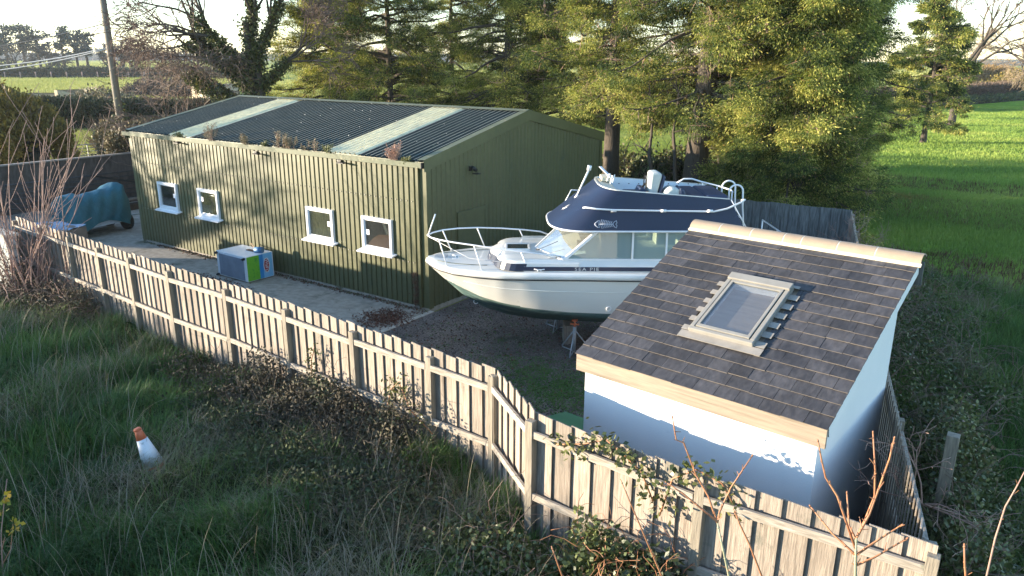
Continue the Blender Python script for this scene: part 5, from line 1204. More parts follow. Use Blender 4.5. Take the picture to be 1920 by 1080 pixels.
# pines on the skyline
def pine(u, D, vt, label, seed, shape, rt=.5):
    R = np.random.default_rng(seed); base = atd(u, 110, D); base[2] = 0; H = float(atd(u, vt, D)[2]); root = empty('skyline_pine', tuple(base), 0, label, 'tree', 'pines on the left skyline')
    S = []; C = []; b0 = base
    S.append((*b0, *(b0+[0, 0, H*.9]), rt, rt*.4))
    nl = 17
    for i in range(nl):
        f = i/nl; z = H*(.45+.52*f) if shape == 'umbrella' else H*(.12+.86*f); ln = (H*.24*(.4+.9*sin(f*2.6))) if shape == 'umbrella' else H*.26*(1-f*.8)
        a = R.uniform(0, 6.3); q = b0+[cos(a)*ln*R.uniform(.4, 1.1), sin(a)*ln*R.uniform(.4, 1.1), z+ln*R.uniform(.0, .2)]; S.append((*(b0+[0, 0, z*.9]), *q, rt*.35, rt*.12)); C.append(q); C.append(q+R.normal(0, H*.05, 3)*[1, 1, .3])
    V, F = segs(S, 6); npmesh('trunk', V, F, M_bark, root)
    C = np.array(C); i = np.repeat(np.arange(len(C)), 34); P = C[i]+R.normal(0, 1, (len(i), 3))*[H*.05, H*.05, H*.018]
    V, F, v = leaves(P, R.normal(0, 1, (len(i), 3)), R.uniform(.5, 1.2, len(i)), R.uniform(.3, .6, len(i)), R.uniform(0, 1, len(i))); npmesh('crown', V, F, M_pine, root, v=v)
for k, (u, vt, sh, lab) in enumerate(((-6, 46, 'b', 'dark bulky pine cut by the left edge of the skyline'), (14, 40, 'umbrella', 'flat topped pine second from the left on the skyline'), (46, 46, 'umbrella', 'slender flat topped pine left of the small rounded one'), (74, 62, 'umbrella', 'small rounded pine in the middle of the skyline group'), (119, 47, 'b', 'broad dark conical tree, tallest mass of the skyline group'), (144, 54, 'umbrella', 'flat topped pine just right of the conical tree'), (163, 60, 'umbrella', 'pine leaning over the right end of the skyline group'))):
    pine(u, 300, vt, lab, 70+k, sh)
for k, (u, vt) in enumerate(((205, 78), (228, 74), (250, 82), (30, 80), (90, 84))):
    b_ = atd(u, 110, 290); hh = float(atd(u, vt, 290)[2])
    baretree('skyline_tree', (float(b_[0]), float(b_[1]), 0), [((0, 0, hh*.15), (R.normal(0, .5), R.normal(0, .5), 1), hh*.42, .3) for _ in range(6)], ('bare brown tree directly behind the telegraph pole', 'bare brown tree just right of the telegraph pole', 'low bare tree farthest right below the wires', 'bare pale tree between the first pines', 'bare tree under the middle of the skyline group')[k], 80+k, M_bark, M_twig, 'bare trees on the left skyline', depth=3, kids=(2, 3), minr=.06, k=3)
# telegraph pole and wires
pb = atd(224, 215, 38); pb[2] = 0; TP = empty('telegraph_pole', tuple(pb), 0, 'tall weathered telegraph pole with ivy round its foot', 'pole')
MB().tube([pb, pb+[0, 0, 5], pb+[0, 0, 10.5]], [.17, .15, .125], 12).build('shaft', M_pole, TP)
n = 1600; zz = abs(np.random.default_rng(3).normal(0, 1.5, n)); an = np.random.default_rng(4).uniform(0, 6.3, n); o = np.stack([np.cos(an), np.sin(an), 0*an], 1)
V, F, v = leaves(pb+np.stack([o[:, 0]*.2, o[:, 1]*.2, zz], 1), o+[0, 0, -.5], rng.uniform(.1, .2, n), .1, rng.uniform(0, 1, n)); npmesh('ivy', V, F, M_ivy, TP, v=v)
for i, (v0, u1, v1, r) in enumerate(((2, -260, 22, .012), (14, -260, 40, .012), (26, -260, 60, .012), (42, -260, 112, .020), (88, -260, 122, .022), (90, -260, 138, .022))):
    a = atd(200+v0*.09, v0, 38); e = atd(u1, v1, 46); m_ = MB(); m_.tube([a*(1-t)+e*t-np.array([0, 0, .9*4*t*(1-t)*(.35 if i < 4 else .5)]) for t in np.linspace(0, 1, 17)], r, 4)
    m_.build('wire', M_wire if i < 4 else M_letter, TP)
b = MB()
for z in (8.0, 8.25, 8.5): b.tube([pb+[0, 0, z]-.35*rv, pb+[0, 0, z]+.35*rv], .02, 5)
b.build('bracket', M_rust, TP)
# field fences
def postrow(name, pts, h, r, label, wires=True, m=M_palestem):
    root = empty(name, (pts[0][0], pts[0][1], 0), 0, label, 'fence')
    for p in pts: MB().tube([(p[0], p[1], -.1), (p[0]+.03, p[1], h)], r, 5).build('post', m, root)
    if wires:
        b = MB()
        for z in (.4, .8): b.tube([(p[0], p[1], h*z) for p in pts], r*.12, 3)
        b.build('wire', M_wire, root)
postrow('field_fence', [gp(10+29*k, 147.5-.1*k) for k in range(12)], 1.7, .16, 'row of pale fence posts in front of the long brown hedge')
postrow('field_fence', [gp(24+21.5*k, 115) for k in range(12)], 3.0, .42, 'tiny row of posts along the farthest hedge', False)
postrow('field_fence', [gp(14+30*k, 190-2.2*k) for k in range(8)], 1.1, .05, 'thin wire fence with light stakes crossing the near bright field')
# right side
hedge('brown_hedge', [gp(1560, 208), gp(1660, 203), gp(1760, 195), gp(1860, 187), gp(2000, 177)], [ht(1560, 208, 172), ht(1660, 203, 168), ht(1760, 195, 163), ht(1860, 187, 157), ht(2000, 177, 150)], 2.8, 42000, M_brownhedge, 'long clipped leafless brown hedge along the top of the green field on the right', 91, L=.34, W=.10, rag=.06, twig=1500, up=.5)
hedge('verge_growth', [gp(1560, 213), gp(1660, 208), gp(1760, 199.5), gp(1860, 191), gp(2000, 181)], .9, 2.4, 9000, M_bramble, 'dark green weedy strip at the foot of the brown hedge', 92, L=.30, W=.14, rag=.5, cat='undergrowth')
hedge('willow_thicket', [gp(1772, 168), gp(1810, 166), gp(1850, 166), gp(1900, 166)], [ht(1772, 168, 142), ht(1810, 166, 129), ht(1850, 166, 125), ht(1900, 166, 140)], 8, 15000, M_goldbush, 'golden brown mound of willow shoots beyond the brown hedge', 93, L=.8, W=.10, rag=.15, up=.9, cat='thicket')
hedge('far_hedge', [gp(1700, 124), gp(1800, 123), gp(1960, 123)], [ht(1700, 124, 114), ht(1800, 123, 114), ht(1960, 123, 112)], 14, 5000, M_hedge, 'far hedge in front of the white farm building on the right', 94, L=2.2, W=1.1)
bush('evergreen_bush', tuple(atd(1915, 150, 150)[:2]), 6, 5.0, 5000, M_goldleaf, 'olive bush at the right edge under the willow', 95, L=.4, W=.2, twig=60)
fb = gp(1812, 118); FB = empty('farm_building', (fb[0], fb[1], 0), radians(25), 'distant low white farm building with a grey brown roof', 'building')
b = MB().box((-16, -5, 0), (8, 5, 5.2)); b.build('wall', M_pallet, FB, local=True); b = MB(); b.prism([(-17, -6, 5.1), (-17, 6, 5.1), (-17, 0, 8.5)], (26, 0, 0)); b.build('roof', M_roofred, FB, local=True, fixn=True)
b = MB(); b.box((12, -5, 0), (30, 5, 3.6)); b.build('lean_to', M_greyfence, FB, local=True)
for k, (u, D, r, h, lab) in enumerate(((1560, 36, 1.6, 1.7, 'low evergreen bush behind the end of the rear fence'),)): bush('hedge_bush', tuple(atd(u, 300, D)[:2]), r, h, 5000, M_bramble, lab, 97, L=.14, W=.08)
# undergrowth beneath the conifers
for k, (u, D, r, h) in enumerate(((560, 38, 2.2, 2.6), (610, 42, 2.4, 2.6), (690, 44, 2.2, 1.9), (800, 38, 2.2, 2.6), (880, 37, 2.4, 3.0), (1010, 36, 2.3, 3.0), (1090, 34, 1.5, 2.0), (1170, 33, 1.4, 2.1), (1215, 31, 1.3, 2.4), (1262, 32, 1.5, 2.6), (1335, 31, 1.4, 2.5), (1385, 27, 1.2, 2.0))):
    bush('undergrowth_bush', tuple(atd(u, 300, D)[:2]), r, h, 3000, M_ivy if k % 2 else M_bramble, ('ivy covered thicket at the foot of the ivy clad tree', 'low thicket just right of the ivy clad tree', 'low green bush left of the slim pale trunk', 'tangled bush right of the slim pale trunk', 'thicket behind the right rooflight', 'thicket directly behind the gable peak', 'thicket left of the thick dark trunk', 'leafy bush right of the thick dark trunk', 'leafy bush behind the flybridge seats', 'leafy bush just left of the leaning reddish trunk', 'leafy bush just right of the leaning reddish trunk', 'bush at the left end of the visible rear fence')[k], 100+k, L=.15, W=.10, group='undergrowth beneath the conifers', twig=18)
S = []; R = np.random.default_rng(8)
for _ in range(260):
    u = R.uniform(560, 1340); D = R.uniform(30, 37); p = np.array(P2(u, D)); p[2] = R.uniform(.0, 1.5); d = R.normal(0, 1, 3)*[1, 1, .6]+[0, 0, .5]; grow(S, p, d/np.linalg.norm(d), R.uniform(.7, 1.6), .018, 1, R, .05, .6, (1, 3), 3, .25, .6, None, .006)
V, F = segs(S, 3); tag(npmesh('woodland_brushwood', V, F, M_twig), kind='stuff')
# ================================================================== GRASS AND GROUND COVER (uncountable: stuff)
def camdist(x, y): return np.hypot(x-CP[0], y-CP[1])
def inview(x, y, pad=90):
    dx = x-CP[0]; dy = y-CP[1]; zc = dx*_f[0]+dy*_f[1]-CP[2]*_f[2]*1.0
    dz = .3-CP[2]; zc = dx*_f[0]+dy*_f[1]+dz*_f[2]; u = 960+FPX*(dx*_r2[0]+dy*_r2[1]+dz*_r2[2])/np.maximum(zc, .1); v = 540-FPX*(dx*_u2[0]+dy*_u2[1]+dz*_u2[2])/np.maximum(zc, .1)
    return (zc > .5) & (u > -pad) & (u < 1920+pad) & (v < 1080+2*pad)
def tufts(n, x0, x1, y0, y1, R, dmin=0):
    x = R.uniform(x0, x1, n); y = R.uniform(y0, y1, n); k = inview(x, y); return x[k], y[k]
R = np.random.default_rng(21)
def grass_object(name, x, y, zf, per, Lr, Wr, leanr, vfun, m, R, spread=.05, seg=3, kind='stuff', dirf=None):
    n = len(x); i = np.repeat(np.arange(n), per); N = len(i); sp = spread
    px_ = x[i]+R.normal(0, sp, N); py_ = y[i]+R.normal(0, sp, N); pz = zf(px_, py_)-.01
    A0 = dirf(x, y) if dirf is not None else R.uniform(0, 2*pi, n); ox = px_-x[i]; oy = py_-y[i]; k_ = 1.3*sp; A = np.arctan2(oy+k_*np.sin(A0[i])*.55, ox+k_*np.cos(A0[i])*.55)+R.normal(0, .55, N)
    ln = np.repeat(R.uniform(*leanr, n), per)+R.normal(0, .18, N)
    L = np.repeat(R.uniform(.7, 1.25, n), per)*R.uniform(Lr[0], Lr[1], N); W = R.uniform(Wr[0], Wr[1], N)
    v = vfun(x, y)[i]+R.normal(0, .10, N)
    V, F, vv = blades(np.stack([px_, py_, pz], 1), A, np.clip(ln, .05, 1.9), L, W, v, seg)
    o = npmesh(name, V, F, m, v=vv); o['kind'] = kind; return o
gx, gy = tufts(19000, -13, 13.5, -12.5, -4.6, R)
k = in_bank(gx, gy) & (R.uniform(size=len(gx)) < np.clip(1.25-camdist(gx, gy)/26, .35, 1)); gx, gy = gx[k], gy[k]
typ = vnoise(gx, gy, 1.0, 31); typ2 = vnoise(gx, gy, 2.6, 32)
dead = np.clip((typ-.56)*3.2, 0, 1)                    # patches of bleached, collapsed grass
flow = lambda x, y: 3.2*vnoise(x, y, .8, 33)+5.2
def vgreen(x, y): return .02+.45*vnoise(x, y, 1.7, 34)+R.uniform(-.12, .16, len(x))
g = dead < .75
grass_object('long_grass', gx[g], gy[g], rough_z, 17, (.14, .40), (.010, .019), (.5, 1.7), vgreen, M_grass, R, .075, 3, dirf=flow)
s_ = (dead > .12) & (R.uniform(size=len(gx)) < .8)
grass_object('bleached_grass', gx[s_], gy[s_], rough_z, 12, (.20, .50), (.006, .012), (.9, 1.8), lambda x, y: .62+.30*vnoise(x, y, 3.0, 35)+R.uniform(-.1, .12, len(x)), M_grass, R, .08, 3, dirf=flow)
# tall dry stems
n = 4200; sx = R.uniform(-12, 12.5, n); sy = R.uniform(-12, -4.9, n); k = inview(sx, sy) & in_bank(sx, sy) & (vnoise(sx, sy, 1.1, 36) > .42); sx, sy = sx[k], sy[k]; n = len(sx)
V, F, vv = blades(np.stack([sx, sy, rough_z(sx, sy)], 1), R.uniform(0, 6.3, n), R.uniform(.15, 1.1, n), R.uniform(.5, 1.05, n), R.uniform(.006, .010, n), R.uniform(0, 1, n), 5)
tag(npmesh('dry_stems', V, F, M_straw, v=vv), kind='stuff')
# brambly dead growth climbing the middle of the front fence
def heap(name, path, h, wd, n, L, W, m, seed, zf=rough_z, twn=0, kind='stuff', twm=None):
    R = np.random.default_rng(seed); path = np.array(path, float); t = R.uniform(0, len(path)-1, n); i = np.minimum(t.astype(int), len(path)-2); f = (t-i)[:, None]; c = path[i]*(1-f)+path[i+1]*f
    o = R.normal(0, 1, (n, 2))*[wd*.4, wd*.4]; x = c[:, 0]+o[:, 0]; y = c[:, 1]+o[:, 1]; hh = h*np.exp(-(o[:, 0]**2+o[:, 1]**2)/(wd*.75)**2)*(.6+.8*vnoise(x, y, 3.0, seed))
    z = zf(x, y)+hh*R.uniform(.25, 1.05, n); k = in_bank(x, y); P = np.stack([x, y, z], 1)[k]; v = .15+.6*vnoise(x, y, 4.0, seed+1)[k]+R.normal(0, .2, k.sum())
    V, F, v = leaves(P, R.normal(0, 1, (len(P), 3))+[0, 0, .25], R.uniform(.6, 1.4, len(P))*L, R.uniform(.6, 1.3, len(P))*W, v); o_ = npmesh(name, V, F, m, v=v); o_['kind'] = kind
    if twn:
        j = R.integers(0, len(P), twn); S = []
        for q in P[j]:
            d = R.normal(0, 1, 3)+[0, 0, .5]; grow(S, q, d/np.linalg.norm(d), R.uniform(.25, .7), .006, 1, R, .12, .6, (0, 2), 4, .25, .6, None, .003)
        V, F = segs(S, 3); t_ = npmesh(name.replace('leaves', 'stems') if 'leaves' in name else name+'_stems', V, F, twm or M_twig); t_['kind'] = kind
fy = lambda x, off: (x, float(fenceY(x))-off)
heap('bramble_leaves', [fy(1.0, .30), fy(1.9, .35), fy(2.8, .40), fy(3.6, .40), fy(4.4, .35)], .78, .70, 15000, .055, .035, mat('dead_bramble_leaf', [(.03, .028, .016), (.075, .060, .038), (.10, .085, .05), (.05, .07, .025)], attr=True, rough=.8), 61, twn=120, twm=M_bark)
heap('bramble_leaves', [fy(-1.0, .4), fy(0, .5), fy(1.2, .7), fy(3.0, .9), fy(5.0, .8)], .45, .9, 9000, .05, .03, MATS['dead_bramble_leaf'], 62, twn=110, twm=M_bark)
heap('bramble_leaves', [fy(.6, 1.1), fy(2.4, 1.4), fy(4.2, 1.5), fy(5.6, 1.2)], .38, 1.1, 12000, .06, .035, mat('dark_bramble_leaf', [(.02, .03, .012), (.045, .06, .022), (.08, .10, .03), (.09, .06, .04)], attr=True, rough=.8), 66, twn=90, twm=M_bark)
heap('bramble_leaves', [(-8.4, -5.6), (-7.4, -5.5), (-6.2, -5.4), (-5.0, -5.5)], .7, .8, 7000, .06, .035, MATS['dead_bramble_leaf'], 63, twn=240)
heap('bramble_leaves', [(6.4, -6.9), (7.4, -7.0), (8.4, -6.9), (9.6, -6.8), (10.6, -6.9)], .55, .7, 11000, .06, .045, M_bramble, 64, twn=170)
heap('bramble_leaves', [(11.45, -6.5), (11.25, -5.0), (11.15, -3.6), (10.95, -2.2), (10.7, -.6)], .95, .75, 12000, .06, .045, M_bramble, 67, twn=90)
heap('bramble_leaves', [(7.9, -6.75), (8.4, -6.75), (8.9, -6.7)], 1.15, .42, 5200, .065, .05, M_bramble, 65, twn=120, twm=M_redstem)
# vine over the near fence top: its own plant
def vine(name, pts, n, L, label, seed, m=M_ivy):
    R = np.random.default_rng(seed); root = empty(name, (pts[0][0], pts[0][1], 0), 0, label, 'climber'); b = MB(); b.tube(pts, .009, 5); b.build('stem', M_redstem, root)
    P0 = np.array(pts); t = R.uniform(0, len(pts)-1, n); i = np.minimum(t.astype(int), len(pts)-2); f = (t-i)[:, None]; c = P0[i]*(1-f)+P0[i+1]*f+R.normal(0, .075, (n, 3))*[1, .6, 1]
    V, F, v = leaves(c, R.normal(0, 1, (n, 3))+[0, -.6, -.2], R.uniform(.6, 1.3, n)*L, R.uniform(.6, 1.1, n)*L*.75, np.clip(R.normal(.55, .25, n), 0, 1)); npmesh('foliage', V, F, m, root, v=v)
vine('bramble_climber', [(7.35, -6.36, 1.66), (7.7, -6.36, 1.78), (7.95, -6.38, 1.92), (8.15, -6.42, 1.86), (8.4, -6.44, 1.72), (8.55, -6.46, 1.45)], 240, .075, 'leafy green bramble arching over the top rail of the near fence', 71)
vine('bramble_climber', [(8.62, -6.44, 1.3), (8.72, -6.42, 1.75), (8.95, -6.42, 1.93), (9.2, -6.40, 1.86), (9.4, -6.42, 1.6)], 130, .075, 'bramble sprays clustered round the post top of the near fence', 72)
vine('bramble_climber', [(3.9, -5.52, .6), (4.1, -5.55, 1.15), (4.25, -5.55, 1.3), (4.5, -5.6, .95), (4.9, -5.6, .7)], 260, .055, 'dry bramble trailing up the fence bay left of the bend', 73)
vine('bramble_climber', [(2.2, -5.42, .7), (2.25, -5.42, 1.1), (2.35, -5.42, 1.35)], 120, .05, 'small dry creeper against the pales above the dead brambles', 74)
vine('bramble_climber', [(10.2, -6.75, .3), (10.25, -6.6, .8), (10.4, -6.62, 1.1)], 160, .08, 'dark leafy bramble low at the right part of the near fence', 75)
# bramble bank east of the side fence
n = 52000; x = R.uniform(8, 14.6, n); y = R.uniform(-8.5, 9.5, n); e = x-sideX(np.clip(y, -6.33, 9.1)); k = (e > .12) & (e < 1.5+1.8*vnoise(y, y*0, .8, 6)) & inview(x, y); x, y, e = x[k], y[k], e[k]
hh = .12+.55*np.clip(1.1-e/2.8, .05, 1)*(.4+.9*vnoise(x, y, 1.6, 66)); z = field_z(x, y)+hh*R.uniform(.1, 1, len(x))
v = .15+.65*vnoise(x, y, 2.2, 67)+R.normal(0, .2, len(x))
V, F, v = leaves(np.stack([x, y, z], 1), R.normal(0, 1, (len(x), 3))+[0, 0, .2], R.uniform(.04, .09, len(x)), R.uniform(.025, .06, len(x)), v)
tag(npmesh('bramble_cover', V, F, M_bramble, v=v), kind='stuff')
S = []
for _ in range(900):
    q = R.integers(0, len(x)); d = R.normal(0, 1, 3)+[0, 0, .5]; grow(S, np.array([x[q], y[q], z[q]]), d/np.linalg.norm(d), R.uniform(.3, .8), .006, 1, R, .12, .5, (0, 2), 4, .2, .6, None, .003)
V, F = segs(S, 3); tag(npmesh('bramble_canes', V, F, M_twig), kind='stuff')
gx, gy = tufts(14000, 8, 15.5, -8.5, 9.5, R); e = gx-sideX(np.clip(gy, -6.33, 9.1)); k = (e > .5) & (R.uniform(size=len(gx)) < .75); gx, gy = gx[k], gy[k]
grass_object('bank_grass', gx, gy, field_z, 9, (.2, .45), (.008, .014), (.4, 1.2), lambda x, y: .15+.6*vnoise(x, y, 2, 68), M_grass, R, .07)
# crop field: short blades near, wider and sparser far
def cropz(x, y): return -.02+.03*vnoise(x, y, .3, 9)
gx = np.concatenate([R.uniform(5.5, 16, 60000), R.uniform(-6, 16, 70000)]); gy = np.concatenate([R.uniform(-6, 26, 60000), R.uniform(20, 100, 70000)])
e = gx-sideX(np.clip(gy, -6.33, 9.1)); k = inview(gx, gy) & ((e > 1.5) | (gy > 10.5)) & (gx > 4.2-(gy-10)*.28)
bare = vnoise(gx*.25, gy, .35, 69)                   # thin weedy streaks nearest the hedge
k &= R.uniform(size=len(gx)) < np.where((gy > 6) & (gy < 22), np.clip((bare-.30)*3.5, .22, 1), 1); gx, gy = gx[k], gy[k]
D_ = camdist(gx, gy); Rn = R
i = np.repeat(np.arange(len(gx)), 4); N = len(i); P = np.stack([gx[i]+R.normal(0, .10, N), gy[i]+R.normal(0, .10, N), cropz(gx[i], gy[i])-.01], 1)
V, F, vv = blades(P, R.uniform(0, 6.3, N), R.uniform(.2, 1.0, N), R.uniform(.08, .17, N)*np.clip(D_[i]/25, .9, 1.25), .010*np.clip(D_[i]/12, 1, 4.5), .15+.7*vnoise(gx, gy, .8, 70)[i]+R.normal(0, .12, N), 2)
tag(npmesh('crop_blades', V, F, M_crop, v=vv), kind='stuff')
gx = R.uniform(4, 16, 6500); gy = R.uniform(4, 30, 6500); k = inview(gx, gy) & (vnoise(gx*.3, gy, .5, 77) > .50) & ((gx-sideX(np.clip(gy, -6.33, 9.1)) > 1.5) | (gy > 10.5)) & (gx > 4.2-(gy-10)*.28); gx, gy = gx[k], gy[k]
grass_object('dead_weeds', gx, gy, cropz, 7, (.10, .24), (.02, .03), (.5, 1.4), lambda x, y: .2+.5*vnoise(x, y, 3, 78), M_redleaf, R, .12, 2)
gx = R.normal(6.0, .9, 700); gy = R.normal(23.2, .45, 700); grass_object('russet_weeds', gx, gy, cropz, 6, (.10, .22), (.02, .03), (.3, 1), lambda x, y: .7+0*x, mat('russet_weed', [(.20, .09, .03), (.36, .18, .07)], attr=True, rough=.9), R, .15, 2)
# paddock and sunlit fields on the left: upright blades catch the low sun
for nm, (ulo, uhi, vlo, vhi), n, sc in (('paddock_grass', (60, 330, 236, 300), 26000, 1.0), ('meadow_grass', (-20, 620, 147, 192), 80000, 3.2), ('upper_meadow_grass', (-20, 420, 116, 128), 26000, 9.0), ('meadow_grass', (400, 1650, 122, 150), 30000, 5.5), ('meadow_grass', (400, 1640, 150, 230), 70000, 2.6), ('far_right_grass', (1600, 1960, 126, 152), 16000, 6.0)):
    u = R.uniform(ulo, uhi, n); v = R.uniform(vlo, vhi, n); d = _f[None]+_r2[None]*((u-960)/FPX)[:, None]+_u2[None]*((540-v)/FPX)[:, None]; t = -CP[2]/d[:, 2]; P = CP[None]+d*t[:, None]; P[:, 2] = -.06
    D_ = np.linalg.norm(P[:, :2]-CP[:2], axis=1)
    V, F, vv = blades(P, R.uniform(0, 6.3, n), R.uniform(.1, .8, n), R.uniform(.10, .22, n)*sc, .035*sc*np.ones(n), .3+.5*vnoise(P[:, 0], P[:, 1], .5/sc, 79)+R.normal(0, .12, n), 2)
    tag(npmesh(nm, V, F, MATS.get('meadow_blade') or mat('meadow_blade', [(.24, .27, .05), (.36, .37, .09), (.46, .44, .14)], attr=True, rough=.8, trans=.25), v=vv), kind='stuff')
# weeds in the gravel
gx = np.concatenate([R.normal(4.4, .9, 900), R.normal(5.6, .7, 500), R.uniform(.4, 5, 260)]); gy = np.concatenate([R.normal(-2.0, .55, 900), R.normal(-1.9, .5, 500), R.uniform(-4.6, 1.5, 260)])
k = (gx > .3) & (gx < 7.0); gx, gy = gx[k], gy[k]
n = len(gx)*7; i = np.repeat(np.arange(len(gx)), 7); P = np.stack([gx[i]+R.normal(0, .06, n), gy[i]+R.normal(0, .06, n), R.uniform(.0, .035, n)], 1)
V, F, vv = leaves(P, R.normal(0, 1, (n, 3))*[1, 1, .3]+[0, 0, .25], R.uniform(.02, .05, n), .022, R.uniform(.3, 1, n)); tag(npmesh('gravel_weeds', V, F, mat('fresh_weed', [(.03, .08, .015), (.07, .16, .025)], attr=True, rough=.8), v=vv), kind='stuff')
# moss and weeds where wall meets slab
gx = R.uniform(-12, 0, 420); gy = -.07-abs(R.normal(0, .05, 420)); n = len(gx)*5; i = np.repeat(np.arange(len(gx)), 5)
V, F, vv = leaves(np.stack([gx[i]+R.normal(0, .03, n), gy[i]-abs(R.normal(0, .03, n)), np.full(n, .004)], 1), R.normal(0, 1, (n, 3))*[1, 1, .3]+[0, 0, .4], R.uniform(.02, .05, n), .02, R.uniform(0, .8, n)); tag(npmesh('wall_foot_moss', V, F, M_bramble, v=vv), kind='stuff')
# ---- gutter weeds, one plant each
GW = [(338, 'a', .20, 'tiny weed in the gutter near the far end of the barn'), (398, 'b', .42, 'bushiest dry weed in the gutter, above the second window from the left'), (462, 'b', .30, 'dry weed in the gutter just right of the bushiest one'), (497, 'a', .16, 'low green weed in the gutter left of the tall dry stalks'), (523, 'b', .38, 'tall dry stalks in the gutter above the middle of the barn front'), (541, 'b', .30, 'dry stalks in the gutter right beside the tallest stalks'), (572, 'c', .26, 'single thin stalk in the gutter between two clumps'), (590, 'c', .30, 'thin stalk with a seed head in the gutter left of the right rooflight'), (612, 'a', .22, 'green weed in the gutter at the left edge of the right rooflight'), (738, 'r', .34, 'large pinkish dry weed in the gutter near the gable corner'), (758, 'a', .16, 'bright green tuft in the gutter right of the large pinkish weed')]
for k, (u, ty, h, lab) in enumerate(GW):
    R = np.random.default_rng(200+k); d = ray(u, 280); t = (-.1-CP[1])/d[1]; x = CP[0]+d[0]*t; root = empty('gutter_weed', (x, -.10, H_B-.07), 0, lab, 'weed', 'weeds growing in the barn gutter')
    S = []; n = {'a': 8, 'b': 12, 'c': 3, 'r': 22}[ty]
    for _ in range(n):
        q = np.array([x+R.normal(0, .07), -.10+R.normal(0, .015), H_B-.07]); dd = np.array([R.normal(0, .22), R.normal(0, .2), 1.0]); grow(S, q, dd/np.linalg.norm(dd), h*R.uniform(.6, 1.05), .005, 1, R, 0, .35, (1, 3), 3, .08, .35, None, .003)
    V, F = segs(S, 3); npmesh('stalks', V, F, M_palestem if ty != 'a' else M_greystem, root)
    P = np.array(S)[:, 3:6]; P = np.repeat(P, 5, 0)+R.normal(0, .022, (len(P)*5, 3)); vv = R.uniform(.3, 1, len(P))
    V, F, vv = leaves(P, R.normal(0, 1, (len(P), 3)), .035, .018, vv); npmesh('leaves', V, F, {'a': M_ivy, 'b': M_variegated, 'c': M_variegated, 'r': MATS.get('pink_seed') or mat('pink_seed', [(.30, .18, .12), (.50, .32, .24)], attr=True, rough=.9)}[ty], root, v=vv)
# dock stalk by the corner of the barn
R = np.random.default_rng(9); S = []; P = []
for _ in range(4):
    q = np.array([-.30+R.normal(0, .02), -.14+R.normal(0, .02), 0]); 
    for j in range(5): q2 = q+[R.normal(0, .01), R.normal(0, .01), .17]; S.append((*q, *q2, .006, .005)); P.append(q2); q = q2
DK = empty('dock_plant', (-.3, -.14, 0), 0, 'tall dead dock stalk at the foot of the barn corner', 'weed'); V, F = segs(S, 4); npmesh('stalk', V, F, M_rust, DK)
P = np.repeat(np.array(P), 26, 0)+R.normal(0, .035, (len(P)*26, 3)); V, F, v = leaves(P, R.normal(0, 1, P.shape), .03, .02, R.uniform(0, 1, len(P))); npmesh('seed_heads', V, F, M_redleaf, DK, v=v)
# ---- bare pale stemmed shrub at the left fence end
R = np.random.default_rng(12); S = []; sb = np.array([-7.55, -5.35, .1])
for k in range(26):
    q = sb+R.normal(0, 1, 3)*[.28, .22, 0]; d = np.array([R.normal(.0, .20), R.normal(0, .2), 1.0])+.22*_r2*R.normal(0, 1); d /= np.linalg.norm(d); L = R.uniform(1.7, 4.3)
    grow(S, q, d, L, .014, 1, R, -.004, .42, (1, 2), 5, .06, .34, None, .005)
for k in range(16):
    q = sb+R.normal(0, 1, 3)*[.3, .3, 0]; d = np.array([R.normal(.0, .5), R.normal(0, .5), 1.0]); d /= np.linalg.norm(d); grow(S, q, d, R.uniform(.8, 1.8), .014, 2, R, .03, .6, (1, 2), 4, .18, .5, None, .004)
V, F = segs(S, 5); SB = empty('bare_shrub', tuple(sb), 0, 'tall leafless shrub of pale upright stems at the left end of the fence', 'shrub'); npmesh('stems', V, F, M_palestem, SB)
# ---- saplings standing close to the viewer
def P3(u, v, D): return np.array(atd(u, v, D))
def sapling(D, main, forks, r, label, m, seed, knots=True, cat='sapling', leafs=None):
    R = np.random.default_rng(seed); pts = [P3(u, v, D) for u, v in main]; base = pts[0].copy(); base[2] = .2; low = P3(main[0][0], main[0][1], D); low[2] = .2
    root = empty('sapling' if cat == 'sapling' else 'bramble_cane', tuple(low), 0, label, cat); b = MB(); allp = [low+(pts[0]-low)*t for t in (0, .5)]+pts; n = len(allp)
    b.tube(allp, [r*(1-.62*i/(n-1)) for i in range(n)], 8)
    if knots:
        for a, c_ in zip(pts, pts[1:]):
            for t in np.linspace(.15, .85, max(2, int(np.linalg.norm(c_-a)/.16))): q = a+(c_-a)*t; dd = (c_-a)/np.linalg.norm(c_-a); b.tube([q-dd*.008, q, q+dd*.008], [r*.4, r*.78, r*.4], 6)
    b.build('stem', m, root)
    for f in forks:
        q = MB(); fp = [P3(u, v, D+(.15 if i else 0)) for i, (u, v) in enumerate(f)]; q.tube(fp, [r*.55*(1-.45*i/(len(fp)-1)) for i in range(len(fp))], 7); q.tube([fp[-1], fp[-1]+(fp[-1]-fp[-2])/np.linalg.norm(fp[-1]-fp[-2])*.015], [r*.42, r*.3], 6); q.build('branch', M_redstem, root)
    tw = []
    for f in [main]+list(forks):
        fp = [P3(u, v, D) for u, v in f]
        for a, c_ in zip(fp, fp[1:]):
            for t in R.uniform(.1, .9, 2): q = a+(c_-a)*t; dd = unit((c_-a)/np.linalg.norm(c_-a)+R.normal(0, .7, 3)); tw.append((*q, *(q+dd*R.uniform(.015, .07)), r*.28, r*.14))
    V, F = segs(tw, 5); npmesh('side_twigs', V, F, M_redstem, root)
    if leafs:
        P = np.array([P3(u, v, D) for u, v in leafs]); P = np.repeat(P, 5, 0)+R.normal(0, .015, (len(P)*5, 3)); V, F, v = leaves(P, R.normal(0, 1, P.shape), R.uniform(.04, .07, len(P)), .045, R.uniform(.1, 1, len(P))); npmesh('leaves', V, F, M_yleaf, root, v=v)
    return root
